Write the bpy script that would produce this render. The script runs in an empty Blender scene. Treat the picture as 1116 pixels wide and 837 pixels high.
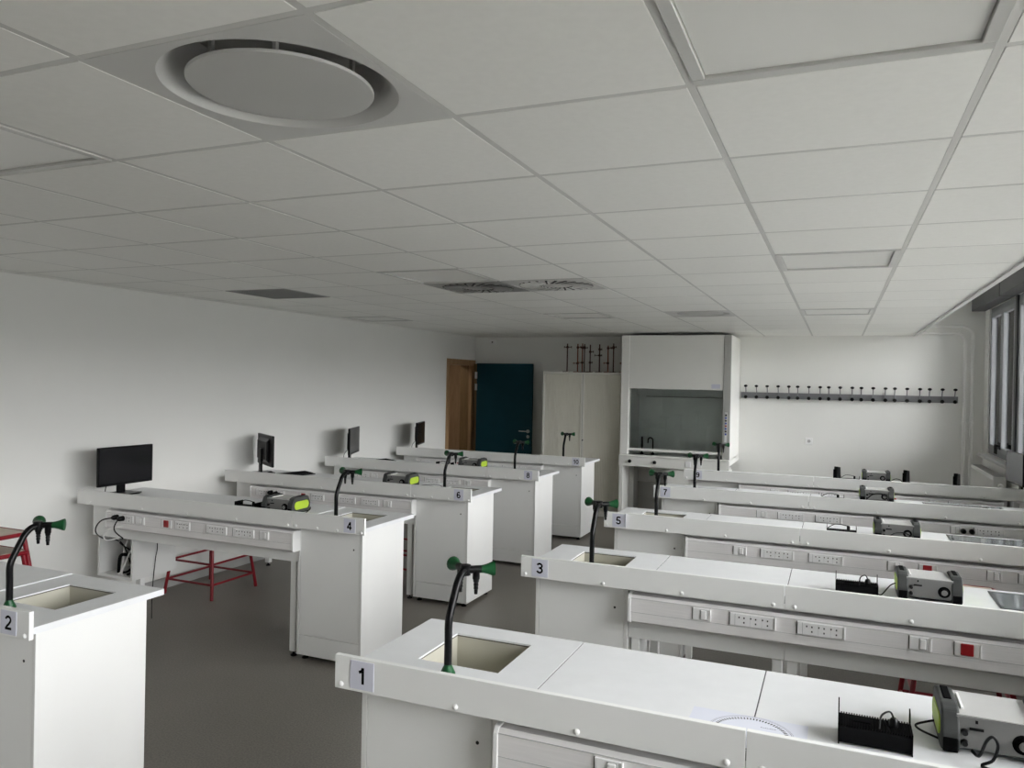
import bpy, bmesh, math, random
from mathutils import Vector, Matrix
random.seed(7)
scn = bpy.context.scene
COL = scn.collection
PI = math.pi

# ------------------------------------------------------------------ materials
def mat(name, col, rough=0.5, metal=0.0, var=0.04, scale=6.0, bump=0.0, bscale=80.0, spec=0.5, stretch=None):
    m = bpy.data.materials.new(name); m.use_nodes = True
    nt = m.node_tree; b = nt.nodes['Principled BSDF']
    b.inputs['Roughness'].default_value = rough
    b.inputs['Metallic'].default_value = metal
    b.inputs['Specular IOR Level'].default_value = spec
    tc = nt.nodes.new('ShaderNodeTexCoord')
    mp = nt.nodes.new('ShaderNodeMapping')
    if stretch: mp.inputs['Scale'].default_value = stretch
    nt.links.new(tc.outputs['Object'], mp.inputs['Vector'])
    n = nt.nodes.new('ShaderNodeTexNoise'); n.inputs['Scale'].default_value = scale; n.inputs['Detail'].default_value = 4
    nt.links.new(mp.outputs['Vector'], n.inputs['Vector'])
    r = nt.nodes.new('ShaderNodeValToRGB')
    r.color_ramp.elements[0].position = 0.3; r.color_ramp.elements[1].position = 0.7
    r.color_ramp.elements[0].color = tuple(c * (1 - var) for c in col) + (1,)
    r.color_ramp.elements[1].color = tuple(min(1, c * (1 + var)) for c in col) + (1,)
    nt.links.new(n.outputs['Fac'], r.inputs['Fac'])
    nt.links.new(r.outputs['Color'], b.inputs['Base Color'])
    if bump:
        n2 = nt.nodes.new('ShaderNodeTexNoise'); n2.inputs['Scale'].default_value = bscale; n2.inputs['Detail'].default_value = 3
        nt.links.new(mp.outputs['Vector'], n2.inputs['Vector'])
        bp = nt.nodes.new('ShaderNodeBump'); bp.inputs['Strength'].default_value = bump; bp.inputs['Distance'].default_value = 0.002
        nt.links.new(n2.outputs['Fac'], bp.inputs['Height']); nt.links.new(bp.outputs['Normal'], b.inputs['Normal'])
    return m

def glass_mat(name, tint=(1, 1, 1), rough=0.0, ior=1.45):
    m = bpy.data.materials.new(name); m.use_nodes = True
    nt = m.node_tree; nt.nodes.clear()
    out = nt.nodes.new('ShaderNodeOutputMaterial'); mix = nt.nodes.new('ShaderNodeMixShader')
    tr = nt.nodes.new('ShaderNodeBsdfTransparent'); tr.inputs['Color'].default_value = tint + (1,)
    gl = nt.nodes.new('ShaderNodeBsdfGlossy'); gl.inputs['Roughness'].default_value = rough
    fr = nt.nodes.new('ShaderNodeFresnel'); fr.inputs['IOR'].default_value = ior
    nt.links.new(fr.outputs[0], mix.inputs[0]); nt.links.new(tr.outputs[0], mix.inputs[1]); nt.links.new(gl.outputs[0], mix.inputs[2])
    nt.links.new(mix.outputs[0], out.inputs[0])
    return m

def floor_mat():
    m = mat('lino_floor', (0.175, 0.160, 0.140), 0.42, var=0.06, scale=1.5, bump=0.05, bscale=200)
    nt = m.node_tree; b = nt.nodes['Principled BSDF']
    src = b.inputs['Base Color'].links[0].from_socket
    tc = nt.nodes.new('ShaderNodeTexCoord'); v = nt.nodes.new('ShaderNodeTexNoise'); v.inputs['Scale'].default_value = 110; v.inputs['Detail'].default_value = 2
    nt.links.new(tc.outputs['Object'], v.inputs['Vector'])
    rr = nt.nodes.new('ShaderNodeValToRGB'); rr.color_ramp.elements[0].position = .36; rr.color_ramp.elements[1].position = .66
    rr.color_ramp.elements[0].color = (.78, .78, .78, 1); rr.color_ramp.elements[1].color = (1.14, 1.14, 1.14, 1)
    mx = nt.nodes.new('ShaderNodeMixRGB'); mx.blend_type = 'MULTIPLY'; mx.inputs[0].default_value = 1
    nt.links.new(v.outputs['Fac'], rr.inputs['Fac']); nt.links.new(src, mx.inputs[1]); nt.links.new(rr.outputs['Color'], mx.inputs[2])
    nt.links.new(mx.outputs[0], b.inputs['Base Color'])
    return m

def tile_mat():
    # mineral-fibre tile: every tile has a very slightly different white
    m = mat('ceiling_tile', (0.88, 0.88, 0.85), 0.9, var=0.015, scale=40, bump=0.08, bscale=260, spec=0.15)
    nt = m.node_tree; b = nt.nodes['Principled BSDF']
    src = b.inputs['Base Color'].links[0].from_socket
    at = nt.nodes.new('ShaderNodeAttribute'); at.attribute_name = 'tone'
    mx = nt.nodes.new('ShaderNodeMixRGB'); mx.blend_type = 'MULTIPLY'; mx.inputs[0].default_value = 1
    nt.links.new(src, mx.inputs[1]); nt.links.new(at.outputs['Fac'], mx.inputs[2])
    nt.links.new(mx.outputs[0], b.inputs['Base Color'])
    return m

def wood_mat(name, c1, c2):
    m = bpy.data.materials.new(name); m.use_nodes = True
    nt = m.node_tree; b = nt.nodes['Principled BSDF']; b.inputs['Roughness'].default_value = .5
    tc = nt.nodes.new('ShaderNodeTexCoord'); mp = nt.nodes.new('ShaderNodeMapping'); mp.inputs['Scale'].default_value = (14, 14, 1.2)
    n = nt.nodes.new('ShaderNodeTexNoise'); n.inputs['Scale'].default_value = 3; n.inputs['Detail'].default_value = 6
    r = nt.nodes.new('ShaderNodeValToRGB'); r.color_ramp.elements[0].color = c1 + (1,); r.color_ramp.elements[1].color = c2 + (1,)
    r.color_ramp.elements[0].position = .3; r.color_ramp.elements[1].position = .7
    nt.links.new(tc.outputs['Object'], mp.inputs[0]); nt.links.new(mp.outputs[0], n.inputs['Vector']); nt.links.new(n.outputs['Fac'], r.inputs[0]); nt.links.new(r.outputs[0], b.inputs['Base Color'])
    return m

M = {}
M['wall'] = mat('painted_wall', (0.81, 0.81, 0.785), 0.75, var=0.012, scale=2, bump=0.04, bscale=120, spec=.25)
M['slab'] = mat('painted_slab', (0.72, 0.72, 0.70), 0.8, var=0.02)
M['tile'] = tile_mat()
M['tbar'] = mat('ceiling_bar', (0.65, 0.65, 0.63), 0.85, var=0.02, spec=.1)
M['floor'] = floor_mat()
M['white'] = mat('white_laminate', (0.77, 0.77, 0.755), 0.38, var=0.012, scale=3)
M['top'] = mat('white_worktop', (0.73, 0.74, 0.75), 0.34, var=0.02, scale=14, bump=0.03, bscale=300)
M['apron'] = mat('light_grey_laminate', (0.84, 0.845, 0.83), 0.42, var=0.012, scale=3)
M['seam'] = mat('dark_joint', (0.10, 0.10, 0.105), 0.8)
M['trunk'] = mat('white_plastic_trunking', (0.80, 0.785, 0.78), 0.4, var=0.035, scale=5, stretch=(1.2, 30, 30))
M['plast'] = mat('white_plastic', (0.86, 0.86, 0.85), 0.3, var=0.01)
M['plate'] = mat('socket_plate_white', (0.86, 0.86, 0.86), 0.28, var=0.01)
M['hole'] = mat('dark_hole', (0.03, 0.03, 0.032), 0.7)
M['red'] = mat('red_plastic', (0.33, 0.012, 0.016), 0.35)
M['redtube'] = mat('red_lacquer', (0.215, 0.004, 0.012), 0.3, var=.08)
M['ply'] = mat('beech_plywood', (0.50, 0.43, 0.35), 0.5, var=.07, stretch=(3, 20, 3))
M['black'] = mat('black_plastic', (0.003, 0.003, 0.0035), 0.28, spec=.22)
M['blackmatt'] = mat('black_matt', (0.004, 0.004, 0.0045), 0.75, spec=.05)
M['screen'] = mat('black_screen', (0.006, 0.006, 0.008), 0.16)
M['greyscreen'] = mat('grey_screen', (0.10, 0.11, 0.12), 0.2)
M['green'] = mat('green_plastic', (0.007, 0.072, 0.022), 0.35, var=.08, spec=.35)
M['sink'] = mat('beige_sink', (0.47, 0.455, 0.38), 0.45, var=.04)
M['rim'] = mat('sink_gasket', (0.09, 0.085, 0.075), 0.6)
M['glasspanel'] = mat('glass_panel', (0.20, 0.215, 0.22), 0.03, var=.02, spec=1.0)
M['glasspanel'].node_tree.nodes['Principled BSDF'].inputs['IOR'].default_value = 1.9
M['glassframe'] = mat('dark_glass_edge', (0.07, 0.075, 0.08), 0.3)
M['paper'] = mat('bluish_paper', (0.66, 0.67, 0.76), 0.7, var=.01)
M['sheet'] = mat('white_paper', (0.70, 0.72, 0.80), 0.7, var=.01)
M['ink'] = mat('black_ink', (0.004, 0.004, 0.0045), 0.8, spec=.05)
M['greyink'] = mat('grey_ink', (0.22, 0.22, 0.28), 0.6)
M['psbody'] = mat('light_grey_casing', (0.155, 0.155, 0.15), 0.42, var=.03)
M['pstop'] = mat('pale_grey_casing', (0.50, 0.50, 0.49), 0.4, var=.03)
M['psrub'] = mat('dark_grey_rubber', (0.055, 0.058, 0.057), 0.5, var=.05, spec=.2)
M['lime'] = mat('lime_green_plastic', (0.44, 0.62, 0.04), 0.4, var=.05)
M['dkgrey'] = mat('dark_grey_rib', (0.005, 0.005, 0.0055), 0.7, spec=.05)
M['steel'] = mat('brushed_steel', (0.5, 0.5, 0.5), 0.35, metal=.9)
M['cream'] = mat('cream_metal', (0.73, 0.71, 0.63), 0.45, var=.015)
M['creamframe'] = mat('cream_frame', (0.76, 0.745, 0.69), 0.4, var=.015)
M['teal'] = mat('teal_door', (0.003, 0.040, 0.056), 0.6, var=.05, spec=.15)
M['oak'] = wood_mat('oak_jamb', (0.30, 0.175, 0.085), (0.40, 0.25, 0.13))
M['oakd'] = wood_mat('dark_wood_panel', (0.16, 0.095, 0.035), (0.22, 0.13, 0.055))
M['oakl'] = wood_mat('light_wood_panel', (0.36, 0.23, 0.13), (0.45, 0.30, 0.18))
M['orange'] = mat('orange_notice', (0.55, 0.16, 0.03), 0.5)
M['rust'] = mat('rusty_red_metal', (0.22, 0.060, 0.028), 0.5, var=.2, scale=30)
M['rustd'] = mat('dark_brown_metal', (0.060, 0.018, 0.011), 0.55, var=.2, scale=30)
M['hood'] = mat('hood_white', (0.82, 0.82, 0.79), 0.4, var=.01)
M['hoodgrey'] = mat('hood_grey', (0.44, 0.44, 0.42), 0.4, var=.01)
M['hoodin'] = mat('hood_interior', (0.83, 0.86, 0.85), 0.35, var=.03)
M['glass'] = glass_mat('hood_glass', (0.95, 0.975, 0.965), 0.0, 1.5)
M['winglass'] = glass_mat('window_glass', (0.94, 0.945, 0.945), 0.0, 1.45)
M['winframe'] = mat('window_frame', (0.26, 0.27, 0.28), 0.5, var=.01)
M['windark'] = mat('dark_post', (0.045, 0.047, 0.05), 0.5)
M['blind'] = mat('dark_grey_box', (0.10, 0.102, 0.105), 0.5)
M['sill'] = mat('grey_sill', (0.40, 0.40, 0.39), 0.5)
M['rad'] = mat('radiator_white', (0.80, 0.80, 0.78), 0.35, var=.01)
M['pipe'] = mat('painted_pipe', (0.84, 0.84, 0.82), 0.4, var=.01)
M['rail'] = mat('grey_metal_rail', (0.22, 0.22, 0.235), 0.45, metal=.2)
M['diff'] = mat('diffuser_white', (0.60, 0.60, 0.585), 0.5, var=.01)
M['disc'] = mat('diffuser_disc', (0.52, 0.52, 0.505), 0.55, var=.01)
M['swirl'] = mat('grey_swirl_plate', (0.30, 0.30, 0.29), 0.35, metal=.35, var=.08, scale=5)
M['swirlw'] = mat('pale_swirl_plate', (0.55, 0.55, 0.53), 0.4, var=.08, scale=5)
M['vent'] = mat('grey_perforated_plate', (0.30, 0.30, 0.29), 0.6, var=.1, scale=300)
M['lightoff'] = mat('light_diffuser_off', (0.80, 0.80, 0.77), 0.35, var=.01)
M['ledframe'] = mat('light_frame', (0.60, 0.60, 0.58), 0.4)
M['shadowgap'] = mat('dark_gap', (0.12, 0.12, 0.12), 0.8)
M['ground'] = mat('outdoor_ground', (0.09, 0.092, 0.085), 0.9, var=.2, scale=.3)
M['wing'] = mat('grey_render', (0.16, 0.165, 0.17), 0.8, var=.1, scale=.8)
M['bounce'] = mat('pale_bounce_ground', (0.37, 0.365, 0.34), 0.9, var=.1, scale=1.0)
M['bluebtn'] = mat('blue_button', (0.02, 0.05, 0.35), 0.4)

# ------------------------------------------------------------------ mesh builder
class MB:
    def __init__(s): s.v = []; s.f = []; s.m = []; s.sm = []; s.mats = []
    def mi(s, k):
        if k not in s.mats: s.mats.append(k)
        return s.mats.index(k)
    def add(s, vs, fs, k, smooth=False, T=None):
        o = len(s.v); i = s.mi(k)
        s.v += [tuple(T @ Vector(p)) if T else tuple(p) for p in vs]
        for f in fs: s.f.append([a + o for a in f]); s.m.append(i); s.sm.append(smooth)
        return s
    def bm(s, b, k, smooth=False, T=None):
        b.verts.ensure_lookup_table()
        idx = {v: i for i, v in enumerate(b.verts)}
        s.add([v.co[:] for v in b.verts], [[idx[v] for v in f.verts] for f in b.faces], k, smooth, T); b.free(); return s
    def box(s, x0, x1, y0, y1, z0, z1, k, bev=0.0, seg=2, T=None):
        x0, x1 = sorted((x0, x1)); y0, y1 = sorted((y0, y1)); z0, z1 = sorted((z0, z1))
        vs = [(x0, y0, z0), (x1, y0, z0), (x1, y1, z0), (x0, y1, z0), (x0, y0, z1), (x1, y0, z1), (x1, y1, z1), (x0, y1, z1)]
        fs = [(0, 3, 2, 1), (4, 5, 6, 7), (0, 1, 5, 4), (1, 2, 6, 5), (2, 3, 7, 6), (3, 0, 4, 7)]
        if bev <= 0: return s.add(vs, fs, k, False, T)
        b = bmesh.new(); bv = [b.verts.new(p) for p in vs]
        for f in fs: b.faces.new([bv[i] for i in f])
        bmesh.ops.bevel(b, geom=list(b.edges), offset=bev, segments=seg, profile=.5, affect='EDGES', clamp_overlap=True)
        return s.bm(b, k, False, T)
    def prism(s, pts, h0, h1, k, axis='z', bev=0.0, T=None):
        # polygon pts (2-D) extruded along an axis: z -> (a,b,h), x -> (h,a,b), y -> (a,h,b)
        P = {'z': lambda a, b, h: (a, b, h), 'x': lambda a, b, h: (h, a, b), 'y': lambda a, b, h: (a, h, b)}[axis]
        b = bmesh.new()
        lo = [b.verts.new(P(a, c, h0)) for a, c in pts]; hi = [b.verts.new(P(a, c, h1)) for a, c in pts]
        n = len(pts); b.faces.new(lo[::-1]); b.faces.new(hi)
        for i in range(n): b.faces.new((lo[i], lo[(i + 1) % n], hi[(i + 1) % n], hi[i]))
        bmesh.ops.recalc_face_normals(b, faces=b.faces)
        if bev > 0: bmesh.ops.bevel(b, geom=list(b.edges), offset=bev, segments=2, profile=.5, affect='EDGES', clamp_overlap=True)
        return s.bm(b, k, False, T)
    def lathe(s, prof, k, c=(0, 0, 0), axis='z', n=20, T=None):
        vs, fs = [], []
        for r, h in prof:
            for i in range(n):
                a = 2 * PI * i / n; x, y = r * math.cos(a), r * math.sin(a)
                p = {'z': (x, y, h), 'x': (h, x, y), 'y': (y, h, x)}[axis]
                vs.append((p[0] + c[0], p[1] + c[1], p[2] + c[2]))
        for j in range(len(prof) - 1):
            for i in range(n): fs.append((j * n + i, j * n + (i + 1) % n, (j + 1) * n + (i + 1) % n, (j + 1) * n + i))
        if prof[0][0] > 1e-5: fs.append(tuple(range(n))[::-1])
        if prof[-1][0] > 1e-5: fs.append(tuple((len(prof) - 1) * n + i for i in range(n)))
        return s.add(vs, fs, k, True, T)
    def cyl(s, p0, p1, r0, k, r1=None, n=14, T=None):
        return s.tube([p0, p1], r0, k, n=n, r1=r1, T=T)
    def tube(s, pts, r, k, n=10, r1=None, T=None, closed=False):
        pts = [Vector(p) for p in pts]; N = len(pts); vs, fs = [], []
        up = None
        for i, p in enumerate(pts):
            if closed: d = pts[(i + 1) % N] - pts[i - 1]
            else: d = pts[min(i + 1, N - 1)] - pts[max(i - 1, 0)]
            d.normalize()
            if up is None:
                up = Vector((0, 0, 1)) if abs(d.z) < .9 else Vector((1, 0, 0))
            a = d.cross(up)
            if a.length < 1e-4: a = d.cross(Vector((0, 1, 0)))
            a.normalize(); b = a.cross(d); b.normalize(); up = b
            rr = r if r1 is None else r + (r1 - r) * i / (N - 1)
            for j in range(n):
                t = 2 * PI * j / n; vs.append(p + a * (rr * math.cos(t)) + b * (rr * math.sin(t)))
        for i in range(N if closed else N - 1):
            q = (i + 1) % N
            for j in range(n): fs.append((i * n + j, i * n + (j + 1) % n, q * n + (j + 1) % n, q * n + j))
        if not closed:
            fs.append(tuple(range(n))[::-1]); fs.append(tuple((N - 1) * n + j for j in range(n)))
        return s.add([v[:] for v in vs], fs, k, True, T)
    def obj(s, name, parent=None, loc=None):
        me = bpy.data.meshes.new(name); me.from_pydata(s.v, [], s.f)
        for k in s.mats: me.materials.append(M[k])
        me.polygons.foreach_set('material_index', s.m); me.polygons.foreach_set('use_smooth', s.sm)
        b = bmesh.new(); b.from_mesh(me); bmesh.ops.recalc_face_normals(b, faces=b.faces); b.to_mesh(me); b.free()
        if any(s.sm):
            try: me.set_sharp_from_angle(angle=math.radians(40))
            except Exception: pass
        o = bpy.data.objects.new(name, me); COL.objects.link(o)
        if parent: o.parent = parent
        if loc: o.location = loc
        return o

def smooth_path(pts, sub=6):
    P = [Vector(p) for p in pts]; out = []
    for i in range(len(P) - 1):
        p0 = P[max(i - 1, 0)]; p1 = P[i]; p2 = P[i + 1]; p3 = P[min(i + 2, len(P) - 1)]
        for t in range(sub):
            u = t / sub
            out.append(0.5 * ((2 * p1) + (p2 - p0) * u + (2 * p0 - 5 * p1 + 4 * p2 - p3) * u * u + (3 * p1 - p0 - 3 * p2 + p3) * u ** 3))
    out.append(P[-1]); return out

def thing(name, label, cat, loc=(0, 0, 0), rz=0.0, group=None):
    o = bpy.data.objects.new(name, None); COL.objects.link(o)
    o.location = loc; o.rotation_euler = (0, 0, rz); o.empty_display_size = .1
    return tag(o, label, cat, group)
def tag(o, label, cat, group=None):
    o['label'] = label; o['category'] = cat
    if group: o['group'] = group
    return o
def struct(o): o['kind'] = 'structure'; return o
def copy_tree(o, parent=None):
    c = o.copy(); COL.objects.link(c)
    if parent: c.parent = parent
    for ch in list(o.children): copy_tree(ch, c)
    return c
def dup(o, label, loc, rz=0.0):
    c = copy_tree(o); c.location = loc; c.rotation_euler = (0, 0, rz); c['label'] = label
    return c

# ------------------------------------------------------------------ dimensions
CAM = Vector((0, 0, 1.82))
yaw, pit, rol = math.radians(22.9), math.radians(-.21), math.radians(1.12)
cam_f = Vector((-math.sin(yaw) * math.cos(pit), math.cos(yaw) * math.cos(pit), math.sin(pit)))
r0 = Vector((math.cos(yaw), math.sin(yaw), 0)); u0 = r0.cross(cam_f)
cam_r = math.cos(rol) * r0 + math.sin(rol) * u0; cam_u = -math.sin(rol) * r0 + math.cos(rol) * u0
XL, XR, YB, YF = -5.25, 1.65, 10.93, -5.0
ZC, ZS = 2.495, 3.0
EDGE = 0.881

# ------------------------------------------------------------------ room shell
struct(MB().box(XL - .3, XR + .3, YF - .3, YB + .3, -.1, 0, 'floor').obj('floor'))
DY0, DY1, DZ = 10.02, 10.86, 2.08                       # doorway in the left wall
w = MB()
w.box(XL - .2, XL, YF, DY0, 0, ZS, 'wall'); w.box(XL - .2, XL, DY0, DY1, DZ, ZS, 'wall'); w.box(XL - .2, XL, DY1, YB + .2, 0, ZS, 'wall')
struct(w.obj('wall_left'))
struct(MB().box(XL - .2, XR + .25, YB, YB + .2, 0, ZS, 'wall').obj('wall_back'))
struct(MB().box(XL - .2, XR + .25, YF - .2, YF, 0, ZS, 'wall').obj('wall_front'))
WZ0, WZ1 = 1.075, 2.79
wins = []
y = 10.66
while y > -3.4:
    wins.append((y - 1.46, y)); y -= 1.54
w = MB()
w.box(XR, XR + .22, YF, YB, 0, WZ0, 'wall'); w.box(XR, XR + .22, YF, YB, WZ1, ZS, 'wall')
w.box(XR, XR + .22, wins[0][1], YB, WZ0, WZ1, 'wall'); w.box(XR, XR + .22, YF, wins[-1][0], WZ0, WZ1, 'wall')
struct(w.obj('wall_right'))
struct(MB().box(XL - .2, XR + .25, YF - .2, YB + .2, ZS, ZS + .2, 'slab').obj('ceiling_slab'))
# suspended ceiling: bars + tegular tiles hanging a few millimetres below them
TX, TY, TP = -0.319, 1.760, 0.6
special = {(-2, -1): 'round', (-2, 9): 'round', (-4, 5): 'swirl', (-3, 5): 'swirl', (-7, 5): 'vent'}
for c in (0, -4):
    for r in (-1, 4, 9): special[(c, r)] = 'light'
for c in (0, -4): special[(c, -6)] = 'light'
special[(-8, 9)] = 'light'
g = MB(); tiles = MB(); tones = []
for k in range(-8, 3):
    x = TX + TP * k
    g.box(max(x - .0095, XL), min(x + .0095, EDGE), YF, YB, ZC + .0008, ZC + .03, 'tbar')
for r in range(-11, 16):
    yy = TY + TP * r
    g.box(XL, EDGE, yy - .0095, yy + .0095, ZC + .001, ZC + .029, 'tbar')
g.box(XL, XL + .02, YF, YB, ZC + .002, ZC + .03, 'tbar'); g.box(XL, EDGE, YB - .02, YB, ZC + .002, ZC + .03, 'tbar')
struct(g.obj('trim_1'))
for k in range(-9, 2):
    for r in range(-12, 16):
        if (k, r) in special: continue
        x0, x1 = max(TX + TP * k + .0105, XL), min(TX + TP * (k + 1) - .0105, EDGE)
        y0, y1 = max(TY + TP * r + .0105, YF), min(TY + TP * (r + 1) - .0105, YB)
        if x1 - x0 < .03 or y1 - y0 < .03: continue
        nb = len(tiles.f); tiles.box(x0, x1, y0, y1, ZC, ZC + .018, 'tile', bev=.001, seg=1)
        tones += [1.0 + random.uniform(-.022, .012)] * (len(tiles.f) - nb)
ceil = struct(tiles.obj('ceiling'))
att = ceil.data.attributes.new('tone', 'FLOAT', 'FACE'); att.data.foreach_set('value', tones)
struct(MB().box(EDGE, EDGE + .02, YF, YB, ZC - .012, ZS, 'slab').box(EDGE - .012, EDGE, YF, YB, ZC - .012, ZC + .0, 'slab').obj('trim_2'))
struct(MB().box(XL, XL + .012, YF, DY0 - .08, 0, .09, 'sill').obj('baseboard_left'))
struct(MB().box(XL, XR, YB - .012, YB, 0, .09, 'sill').obj('baseboard_back'))

# ceiling fixtures
def tile_c(k, r): return (TX + TP * (k + .5), TY + TP * (r + .5), ZC)
H = .291
def light_panel(label, k, r):
    t = thing('ceiling_light', label, 'ceiling light', tile_c(k, r), 0, 'square flush ceiling lights')
    f = MB()
    for a in (0, 1):
        for sgn in (-1, 1):
            lo, hi = sorted((sgn * H, sgn * (H - .028)))
            if a == 0: f.box(-H, H, lo, hi, -.004, .03, 'ledframe', .0015, 1)
            else: f.box(lo, hi, -H + .028, H - .028, -.004, .03, 'ledframe', .0015, 1)
    f.box(-H, H, -H, H, .03, .05, 'ledframe')
    f.obj('light_frame', t)
    MB().box(-H + .030, H - .030, -H + .030, H - .030, .004, .012, 'lightoff').obj('light_diffuser', t)
    return t
light_panel('large unlit square ceiling light at the top right, nearest the camera', 0, -1)
light_panel('unlit ceiling light cut off by the left edge, left of the big round air diffuser', -4, -1)
light_panel('unlit ceiling light in the middle of the right-hand bay, straight behind the nearest light', 0, 4)
light_panel('grey unlit ceiling light just left of the two swirl diffusers', -4, 4)
light_panel('small far unlit ceiling light in front of the coat hooks', 0, 9)
light_panel('far unlit ceiling light above the tambour cabinet, behind the swirl diffusers', -4, 9)
light_panel('farthest left unlit ceiling light, above the computer screens by the wall', -8, 9)
light_panel('unlit ceiling light in the front half of the room, window side', 0, -6)
light_panel('unlit ceiling light in the front half of the room, wall side', -4, -6)

def round_diffuser(label, k, r):
    t = thing('air_diffuser', label, 'air diffuser', tile_c(k, r), 0, 'round ceiling air diffusers')
    n = 64; R = .272
    def sq(a):
        c, s_ = math.cos(a), math.sin(a); q = H / max(abs(c), abs(s_)); return (q * c, q * s_)
    vs, fs = [], []
    rings = [[(R * math.cos(2 * PI * i / n), R * math.sin(2 * PI * i / n), 0) for i in range(n)]]
    for rr, h in ((.266, .006), (.252, .022), (.238, .045), (.228, .08), (.225, .13)):
        rings.append([(rr * math.cos(2 * PI * i / n), rr * math.sin(2 * PI * i / n), h) for i in range(n)])
    rings.insert(0, [sq(2 * PI * i / n) + (0,) for i in range(n)])
    rings.insert(0, [sq(2 * PI * i / n) + (.02,) for i in range(n)])
    for q in rings: vs += q
    for j in range(len(rings) - 1):
        for i in range(n): fs.append((j * n + i, j * n + (i + 1) % n, (j + 1) * n + (i + 1) % n, (j + 1) * n + i))
    b = MB(); b.add(vs, fs, 'diff', True); b.lathe([(.0, .13), (.226, .13), (.226, .132), (0, .132)], 'hoodgrey', n=48)
    b.obj('face_plate', t)
    MB().lathe([(0, .001), (.209, .001), (.2115, .0012), (.213, .003), (.213, .008), (.2125, .0085), (0, .012)], 'disc', n=64).obj('disc', t)
    p = MB()
    for a in (.6, 2.17, 3.74, 5.31): p.box(.16 * math.cos(a) - .005, .16 * math.cos(a) + .005, .16 * math.sin(a) - .005, .16 * math.sin(a) + .005, .012, .13, 'diff')
    p.box(-.006, .006, .219, .231, .012, .1, 'plast')
    p.obj('bracket', t)
    return t
round_diffuser('big round air diffuser in the ceiling at the top left, nearest the camera', -2, -1)
round_diffuser('small far round air diffuser in the ceiling in front of the fume hood', -2, 9)

def swirl(label, k, r, m):
    t = thing('ceiling_swirl_diffuser', label, 'air diffuser', tile_c(k, r), 0, 'swirl air diffusers')
    MB().box(-H, H, -H, H, -.003, .03, m, .002, 1).obj('face_plate', t)
    s_ = MB(); N = 24
    for i in range(N):
        a = 2 * PI * i / N
        T = Matrix.Rotation(a, 4, 'Z') @ Matrix.Translation((.185, 0, 0)) @ Matrix.Rotation(.28, 4, 'Z')
        s_.box(-.075, .075, -.0085, .0085, -.006, -.002, 'hole', T=T)
    s_.obj('slots', t)
    v = MB()
    for i in range(N):
        a = 2 * PI * i / N
        T = Matrix.Rotation(a, 4, 'Z') @ Matrix.Translation((.185, 0, 0)) @ Matrix.Rotation(.28, 4, 'Z') @ Matrix.Translation((0, .009, -.007)) @ Matrix.Rotation(.7, 4, 'X')
        v.box(-.07, .07, -.004, .004, -.003, .002, m, T=T)
    v.lathe([(0, -.008), (.085, -.008), (.1, -.003), (0, -.003)], m, n=32)
    v.obj('vanes', t)
swirl('dark grey swirl air diffuser, left one of the pair in the ceiling', -4, 5, 'swirl')
swirl('paler swirl air diffuser, right one of the pair in the ceiling', -3, 5, 'swirlw')
t = thing('ceiling_vent', 'flat grey perforated vent panel in the ceiling near the left wall', 'ceiling vent', tile_c(-7, 5))
MB().box(-H, H, -H, H, -.003, .02, 'vent', .002, 1).obj('vent_plate', t)
v = MB()
for i in range(22):
    for j in range(22): v.box(-.27 + i * .025, -.258 + i * .025, -.27 + j * .025, -.258 + j * .025, -.004, -.0025, 'shadowgap')
v.obj('perforations', t)

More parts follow.
